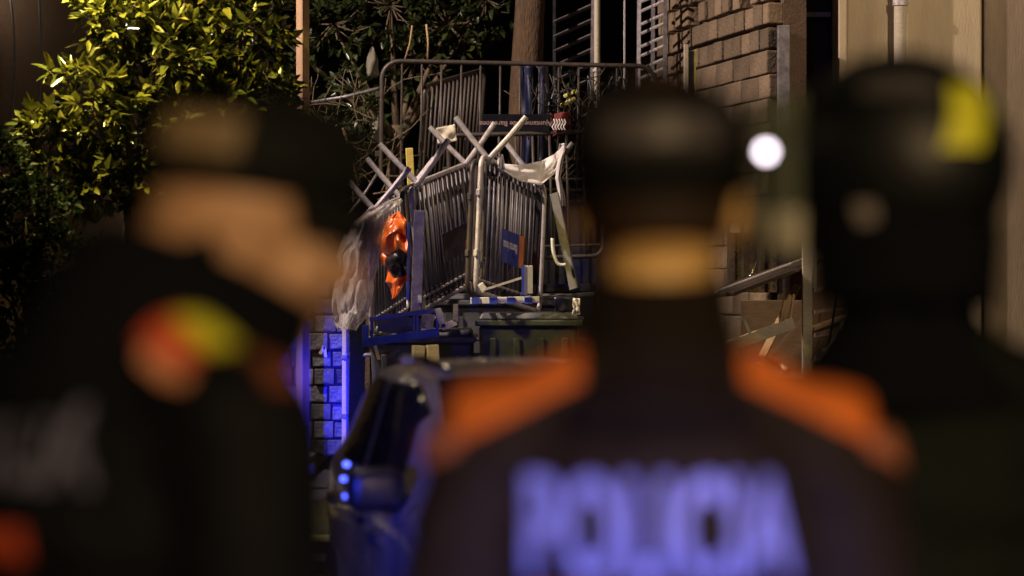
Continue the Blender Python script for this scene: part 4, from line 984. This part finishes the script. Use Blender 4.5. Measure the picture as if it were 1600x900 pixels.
def officer(label, loc, yaw, head_yaw, head_pitch, jmat, cmat, scale=1.0, kind='cap', arm_out=0.0, fwd=0.0, drop=0.0, hs=1.0, skin='skin', collar_up=0.0, nape=False, side=0.0):
    t = thing('person', label, 'person', loc, yaw, group='officers seen from behind')
    t.scale = (scale,) * 3
    hc = Vector((side, .035 + fwd, 1.70 - drop)); hq = Matrix.Rotation(head_yaw, 3, 'Z') @ Matrix.Rotation(head_pitch, 3, 'X') * hs
    def arm(s): return [Vector((s * .185, -.005, 1.415)), Vector((s * (.245 + arm_out), -.03, 1.13)), Vector((s * (.235 + arm_out), .10, .90))]
    # body: one continuous figure
    b = MB(); head_prims(b, hq, hc)
    capsule(b, (0, .0, 1.47), (side * .9, .025 + fwd * .9, 1.66 - drop), .066, .064); capsule(b, (-.15, -.01, 1.43), (.15, -.01, 1.43), .06, .06)
    for s in (-1, 1): capsule(b, (s * .02, -.01, 1.51), (s * .15, -.01, 1.43), .036, .034)
    for z, rx, ry in ((.95, .165, .115), (1.05, .15, .105), (1.18, .155, .11), (1.30, .17, .12), (1.38, .165, .11)): ell(b, (0, 0, z), (rx, ry, .13))
    for s in (-1, 1):
        a = arm(s); capsule(b, a[0], a[1], .052, .042); capsule(b, a[1], a[2], .042, .028); hand_prims(b, a[2], (a[2] - a[1]), s)
        capsule(b, (s * .09, 0, .92), (s * .11, .01, .50), .082, .056); capsule(b, (s * .11, .01, .50), (s * .115, -.02, .09), .056, .036)
        capsule(b, (s * .115, -.03, .055), (s * .125, .13, .04), .036, .03)
    if nape: capsule(b, hc + hq @ Vector((0, -.062, -.035)), hc + hq @ Vector((0, -.015, -.11)), .052, .056)
    link('body', merged(b, .0085, 3), M[skin], t)
    for s in (-1, 1):
        e = MB(); ell(e, hc + hq @ Vector((s * .030, .075, .006)), (.011, .011, .011), nu=10, nv=8); e.build('eye', M['eye'], t, local=True, smooth=True)
    # jacket
    j = MB()
    capsule(j, (-.17, -.01, 1.405), (.17, -.01, 1.405), .082, .082)
    for s in (-1, 1):
        capsule(j, (s * .03, -.012, 1.50), (s * .19, -.01, 1.405), .066, .072)
        a = arm(s); capsule(j, a[0], a[1], .083, .070); capsule(j, a[1], a[2], .070, .052)
    for z, rx, ry in ((.90, .205, .15), (1.00, .20, .15), (1.12, .20, .15), (1.22, .205, .155), (1.32, .212, .155), (1.38, .20, .14)): ell(j, (0, -.005, z), (rx, ry, .12))
    ell(j, (0, .0, 1.49), (.085, .085, .06))
    jm = merged(j, .011, 8)
    nrm = [v.normal.copy() for v in jm.vertices]
    for v, n_ in zip(jm.vertices, nrm):
        q_ = v.co.copy(); v.co = q_ + n_ * (.009 * noise.noise(Vector((q_.x * 7, q_.y * 7, q_.z * 17 + 6 * abs(q_.x)))) + .004 * noise.noise(Vector((q_.x * 22, q_.y * 22, q_.z * 30))))
    jo = link('jacket', jm, jmat, t)
    # collar
    c = MB(); n = 28
    for k, (z, r) in enumerate(((1.455, .150), (1.50, .120), (1.545, .092), (1.597 + collar_up, .076), (1.600 + collar_up, .068), (1.54, .064))):
        for i in range(n):
            a = 2 * math.pi * i / n; c.v.append(Vector((side * .75 + math.cos(a) * r * (1.15 if side else 1), .012 + math.sin(a) * r * 1.05, z + .012 * math.sin(a))))
    for k in range(5):
        for i in range(n): c.f.append((k * n + i, k * n + (i + 1) % n, (k + 1) * n + (i + 1) % n, (k + 1) * n + i))
    c.build('collar', cmat, t, local=True, smooth=True)
    tr = MB()
    ell(tr, (0, 0, .93), (.185, .135, .13))
    for s in (-1, 1): capsule(tr, (s * .09, 0, .90), (s * .112, .01, .50), .10, .078); capsule(tr, (s * .112, .01, .50), (s * .118, -.015, .14), .078, .062)
    link('trousers', merged(tr, .012, 5), M['jacketblack'], t)
    for s in (-1, 1):
        bo = MB(); capsule(bo, (s * .118, -.02, .17), (s * .118, -.025, .06), .056, .052); capsule(bo, (s * .118, -.035, .052), (s * .13, .15, .045), .05, .043)
        me = merged(bo, .009, 4)
        for v in me.vertices: v.co.z = max(v.co.z, .003)
        link('boot', me, M['rubber'], t)
    # hair at the back of the skull
    hmb = MB(); ell(hmb, hc + hq @ Vector((0, -.016, .022)), (.080, .098, .104), hq, 28, 20)
    me = bpy.data.meshes.new('h'); me.from_pydata([tuple(v) for v in hmb.v], [], hmb.f); me.update()
    hp = lambda p: hc + hq @ Vector(p)
    ho = link('hair', patch(me, [(hp((0, .01, 0)), hq @ Vector((0, 1, -.35))), (hp((0, 0, -.040)), hq @ Vector((0, 0, -1)))], None, .002), M['hair'], t, smooth=True); solid(ho, .006)
    return t, jm, jo, hc, hq
def dress_cap(t, hc, hq, m, peak_len=.075, tall=.118, z0=.012):
    hp = lambda p: hc + hq @ Vector(p)
    b = MB(); n = 32; hh = tall - z0; prof = [(z0 - .004, 1.0), (z0, 1.05), (z0 + hh * .28, 1.08), (z0 + hh * .55, 1.06), (z0 + hh * .75, .97), (z0 + hh * .9, .80), (z0 + hh, .55), (z0 + hh * 1.06, .28), (z0 + hh * 1.08, .01)]
    for z, k in prof:
        for i in range(n):
            a = 2 * math.pi * i / n; b.v.append(hp((math.cos(a) * .086 * k, -.012 + math.sin(a) * .104 * k, z + .012 * math.sin(a))))
    for j in range(len(prof) - 1):
        for i in range(n): b.f.append((j * n + i, j * n + (i + 1) % n, (j + 1) * n + (i + 1) % n, (j + 1) * n + i))
    co = b.build('cap', m, t, local=True, smooth=True); solid(co, .003)
    pk = grid(14, 6, lambda u, v: hp((math.sin((u - .5) * 2.5) * .088 * (1 - .08 * v), -.012 + math.cos((u - .5) * 2.5) * (.104 + v * peak_len), z0 + .010 - .03 * v * v - .016 * (abs(u - .5) * 2) ** 2))).build('peak', m, co, local=True, smooth=True)
    solid(pk, .004)
    return co, prof
def cap_strip(co, hc, hq, a0, a1, za, zb, k, m, name):
    hp = lambda p: hc + hq @ Vector(p)
    o = grid(14, 4, lambda u, v: hp((math.cos(lerp(a0, a1, u)) * .086 * k, -.012 + math.sin(lerp(a0, a1, u)) * .104 * k, lerp(za, zb, v) + .012 * math.sin(lerp(a0, a1, u))))).build(name, m, co, local=True, smooth=True)
    return solid(o, .002)
def back_text(t, jo, jm, txt, size, x, z, m, sx=1.0, sz=1.0, name='lettering'):
    bv = BVHTree.FromPolygons([v.co for v in jm.vertices], [tuple(p.vertices) for p in jm.polygons])
    me = text_mesh(txt, size, 0.0, fine=.02, sx=sx)
    for v in me.vertices:
        px, pz = x + v.co.x, z + v.co.y * sz
        h = bv.ray_cast(Vector((px, -1, pz)), Vector((0, 1, 0)))
        v.co = Vector((px, (h[0].y if h[0] else -.1) - .004, pz))
    return link(name, me, m, jo)
def back_band(jo, jm, x0, x1, z0, z1, m, name):
    bv = BVHTree.FromPolygons([v.co for v in jm.vertices], [tuple(p.vertices) for p in jm.polygons])
    def f(u, v):
        px, pz = lerp(x0, x1, u), lerp(z0, z1, v); h = bv.ray_cast(Vector((px, -1, pz)), Vector((0, 1, 0))); return Vector((px, (h[0].y if h[0] else -.1) - .004, pz))
    return grid(24, 5, f).build(name, m, jo, local=True, smooth=True)

# centre officer
d = 3.2
t1, jm, jo, hc, hq = officer('person in dark jacket and cap with orange shoulders, seen from behind at centre', ((1030 - 800) / F * d, d, .0), 0, R(-4), R(-2), M['jacket'], M['collarb'], 1.0, hs=1.13, collar_up=.018)
co, _ = dress_cap(t1, hc, hq, M['captop'])
cap_strip(co, hc, hq, R(228), R(316), .052, .090, 1.10, M['capgrey'], 'reflective_strip')
for s in (-1, 1):
    o = link('shoulder_panel', patch(jm, [P((s * .088, 0, 0), (-s, 0, 0)), P((s * .085, 0, 1.496), (-s * .078, 0, -.165)), P((s * .230, 0, 0), (s, 0, 0))], None, .004), M['hivis'], jo, smooth=True)
    o2 = link('reflective_tab', patch(jm, [P((s * .222, 0, 0), (-s, 0, 0)), P((s * .25, 0, 1.405), (-s * .6, 0, -1)), P((0, 0, 1.440), (0, 0, 1)), P((0, .03, 0), (0, 1, 0))], lambda n, c, s=s: n.x * s > .2 and n.y < .35, .0055), M['tabdull'], jo, smooth=True)
back_text(t1, jo, jm, 'POLICIA', .132, -.008, 1.335, M['textblue'], sx=.60, sz=1.15)
back_band(jo, jm, -.14, .06, 1.255, 1.272, M['hivisred'], 'red_band')

# left officer, turned to the right
d = 2.9
t2, jm, jo, hc, hq = officer('person at left in cap, face turned right, high black collar and red shoulder panel', ((194 - 800) / F * d, d + .02, 0), R(-45), R(-33), R(-14), M['jacketblack'], M['collar'], 1.03, fwd=.125, drop=.09, hs=1.06, skin='skinb', nape=True)
co, _ = dress_cap(t2, hc, hq, M['captop'], peak_len=.052, z0=.042, tall=.128)
cap_strip(co, hc, hq, R(300), R(346), .062, .104, 1.11, M['captan'], 'side_badge')
bpy.data.objects.remove(next(o for o in t2.children if o.name.startswith('hair')))
# high gaiter that rises at the nape
g_ = MB(); n = 28
for z, r, oy in ((1.42, .14, 0), (1.48, .128, .02), (1.53, .118, .055), (1.57, .108, .085), (1.575, .098, .085), (1.50, .09, .05)):
    for i in range(n):
        a = 2 * math.pi * i / n; g_.v.append(Vector((math.cos(a) * r * 1.02, oy + .012 + math.sin(a) * r * 1.14, z + (-.045 * math.sin(a) + .012 * -math.cos(a)) * (1 if z > 1.5 else .3))))
for k in range(5):
    for i in range(n): g_.f.append((k * n + i, k * n + (i + 1) % n, (k + 1) * n + (i + 1) % n, (k + 1) * n + i))
g_.build('neck_gaiter', M['collar'], t2, local=True, smooth=True)
link('shoulder_panel', patch(jm, [P((.105, 0, 0), (-1, 0, 0)), P((.17, 0, 0), (1, 0, 0)), P((.215, 0, 1.435), (.6, 0, -1)), P((0, -.066, 0), (0, -1, 0)), P((0, .012, 0), (0, 1, 0))], lambda n, c: n.z > .05, .004), M['hivisred'], jo, smooth=True)
link('reflective_edge', patch(jm, [P((.12, 0, 0), (-1, 0, 0)), P((.19, 0, 0), (1, 0, 0)), P((0, -.075, 0), (0, -1, 0)), P((0, -.063, 0), (0, 1, 0)), P((0, 0, 1.44), (0, 0, -1))], lambda n, c: n.z > -.1, .0045), M['tab'], jo, smooth=True)
link('shoulder_strip', patch(jm, [P((.175, 0, 0), (-1, 0, 0)), P((.215, 0, 1.44), (.6, 0, -1)), P((0, -.02, 0), (0, -1, 0)), P((0, .012, 0), (0, 1, 0))], lambda n, c: n.z > .05, .004), M['duskorange'], jo, smooth=True)
link('lime_patch', patch(jm, [P((.115, 0, 0), (-1, 0, 0)), P((.185, 0, 0), (1, 0, 0)), P((0, -.035, 0), (0, -1, 0)), P((0, .04, 0), (0, 1, 0))], lambda n, c: n.z > .2, .007), M['lime'], jo, smooth=True)
back_text(t2, jo, jm, 'POLICIA', .115, -.03, 1.40, M['textgrey'], sx=.66, sz=.95)
back_band(jo, jm, -.15, .05, 1.295, 1.325, M['hivisred'], 'red_band')

# right officer with riot helmet
d = 3.75
t3, jm, jo, hc, hq = officer('person at right in dark riot helmet with lime patch and clear visor', ((1468 - 800) / F * d, d, .0), R(12), R(38), R(0), M['jacketgreen'], M['collar'], 1.0, drop=-.045, hs=1.14, side=-.055)
hp = lambda p: hc + hq @ Vector(p)
hm = MB(); ell(hm, hp((0, -.008, .02)), (.118, .140, .128), hq, 36, 24)
me = bpy.data.meshes.new('helm'); me.from_pydata([tuple(v) for v in hm.v], [], hm.f); me.update()
he = link('helmet', patch(me, [(hp((0, 0, -.085)), hq @ Vector((0, .35, -1))), (hp((0, .10, .02)), hq @ Vector((0, 1, -.6)))], None, 0), M['helmet'], t3, smooth=True); solid(he, .012)
def hpatch(name, x0, x1, z0, z1, m, sl=0.0):
    return link(name, patch(me, [(hp((x0, 0, z0)), hq @ Vector((-1, 0, -sl))), (hp((x1, 0, z0)), hq @ Vector((1, 0, sl))), (hp((0, 0, z0)), hq @ Vector((0, 0, -1))), (hp((0, 0, z1)), hq @ Vector((0, 0, 1))), (hp((0, -.02, 0)), hq @ Vector((0, 1, 0)))], None, .004), m, he, smooth=True)
hpatch('lime_patch', -.078, -.036, .028, .100, M['lime'], -.45)
hpatch('grey_badge', -.10, -.055, .088, .112, M['capgrey'])
hpatch('green_glint', .004, .03, .062, .088, M['palegreen'])  # added patch painting a pale green highlight on the shell
hpatch('rear_glint', -.116, -.080, -.078, -.030, M['captan2'], .5)  # pale patch painting a glint low on the back of the shell
nk = MB(); n = 24
for z, r in ((-.05, .110), (-.085, .108), (-.12, .106), (-.145, .104), (-.148, .096), (-.08, .098)):
    for i in range(n):
        a = R(150) + R(240) * i / (n - 1); nk.v.append(hp((math.cos(a) * r, -.01 + math.sin(a) * r * 1.12, z + .006 * math.sin(a * 9))))
for k in range(5):
    for i in range(n - 1): nk.f.append((k * n + i, k * n + i + 1, (k + 1) * n + i + 1, (k + 1) * n + i))
nk.build('neck_guard', M['collar'], he, local=True, smooth=True)
vz = grid(22, 12, lambda u, v: hp((math.sin((u - .5) * 2.7) * .14, -.01 + math.cos((u - .5) * 2.7) * (.19 + .02 * math.sin(v * 3)), lerp(.095, -.075, v)))).build('visor', M['visor'], he, local=True, smooth=True); solid(vz, .003)
vr = grid(22, 3, lambda u, v: hp((math.sin((u - .5) * 2.7) * .1425, -.01 + math.cos((u - .5) * 2.7) * .194, lerp(-.038, -.088, v)))).build('visor_rim', M['rim'], he, local=True, smooth=True); solid(vr, .004)
for s in (-1, 1): MB().tube([hp((s * .112, .02, .045)), hp((s * .136, .02, .045))], .024, 14).build('visor_pivot', M['black'], he, local=True, smooth='auto')
# added glowing disc on a stub, in place of the highlight on the visor
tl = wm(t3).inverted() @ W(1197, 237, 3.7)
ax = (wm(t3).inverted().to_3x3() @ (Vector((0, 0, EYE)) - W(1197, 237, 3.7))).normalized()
to = MB().tube([tl - ax * .0, tl - ax * .07], .016, 16).build('visor_glint', M['black'], he, local=True, smooth='auto')
MB().tube([tl + ax * .002, tl - ax * .002], .0065, 16).build('glint_disc', M['visor_glint'], to, local=True, smooth='auto')
MB().tube([tl - ax * .05, hp((-.125, .05, .045))], .008, 8).build('glint_arm', M['black'], to, local=True)
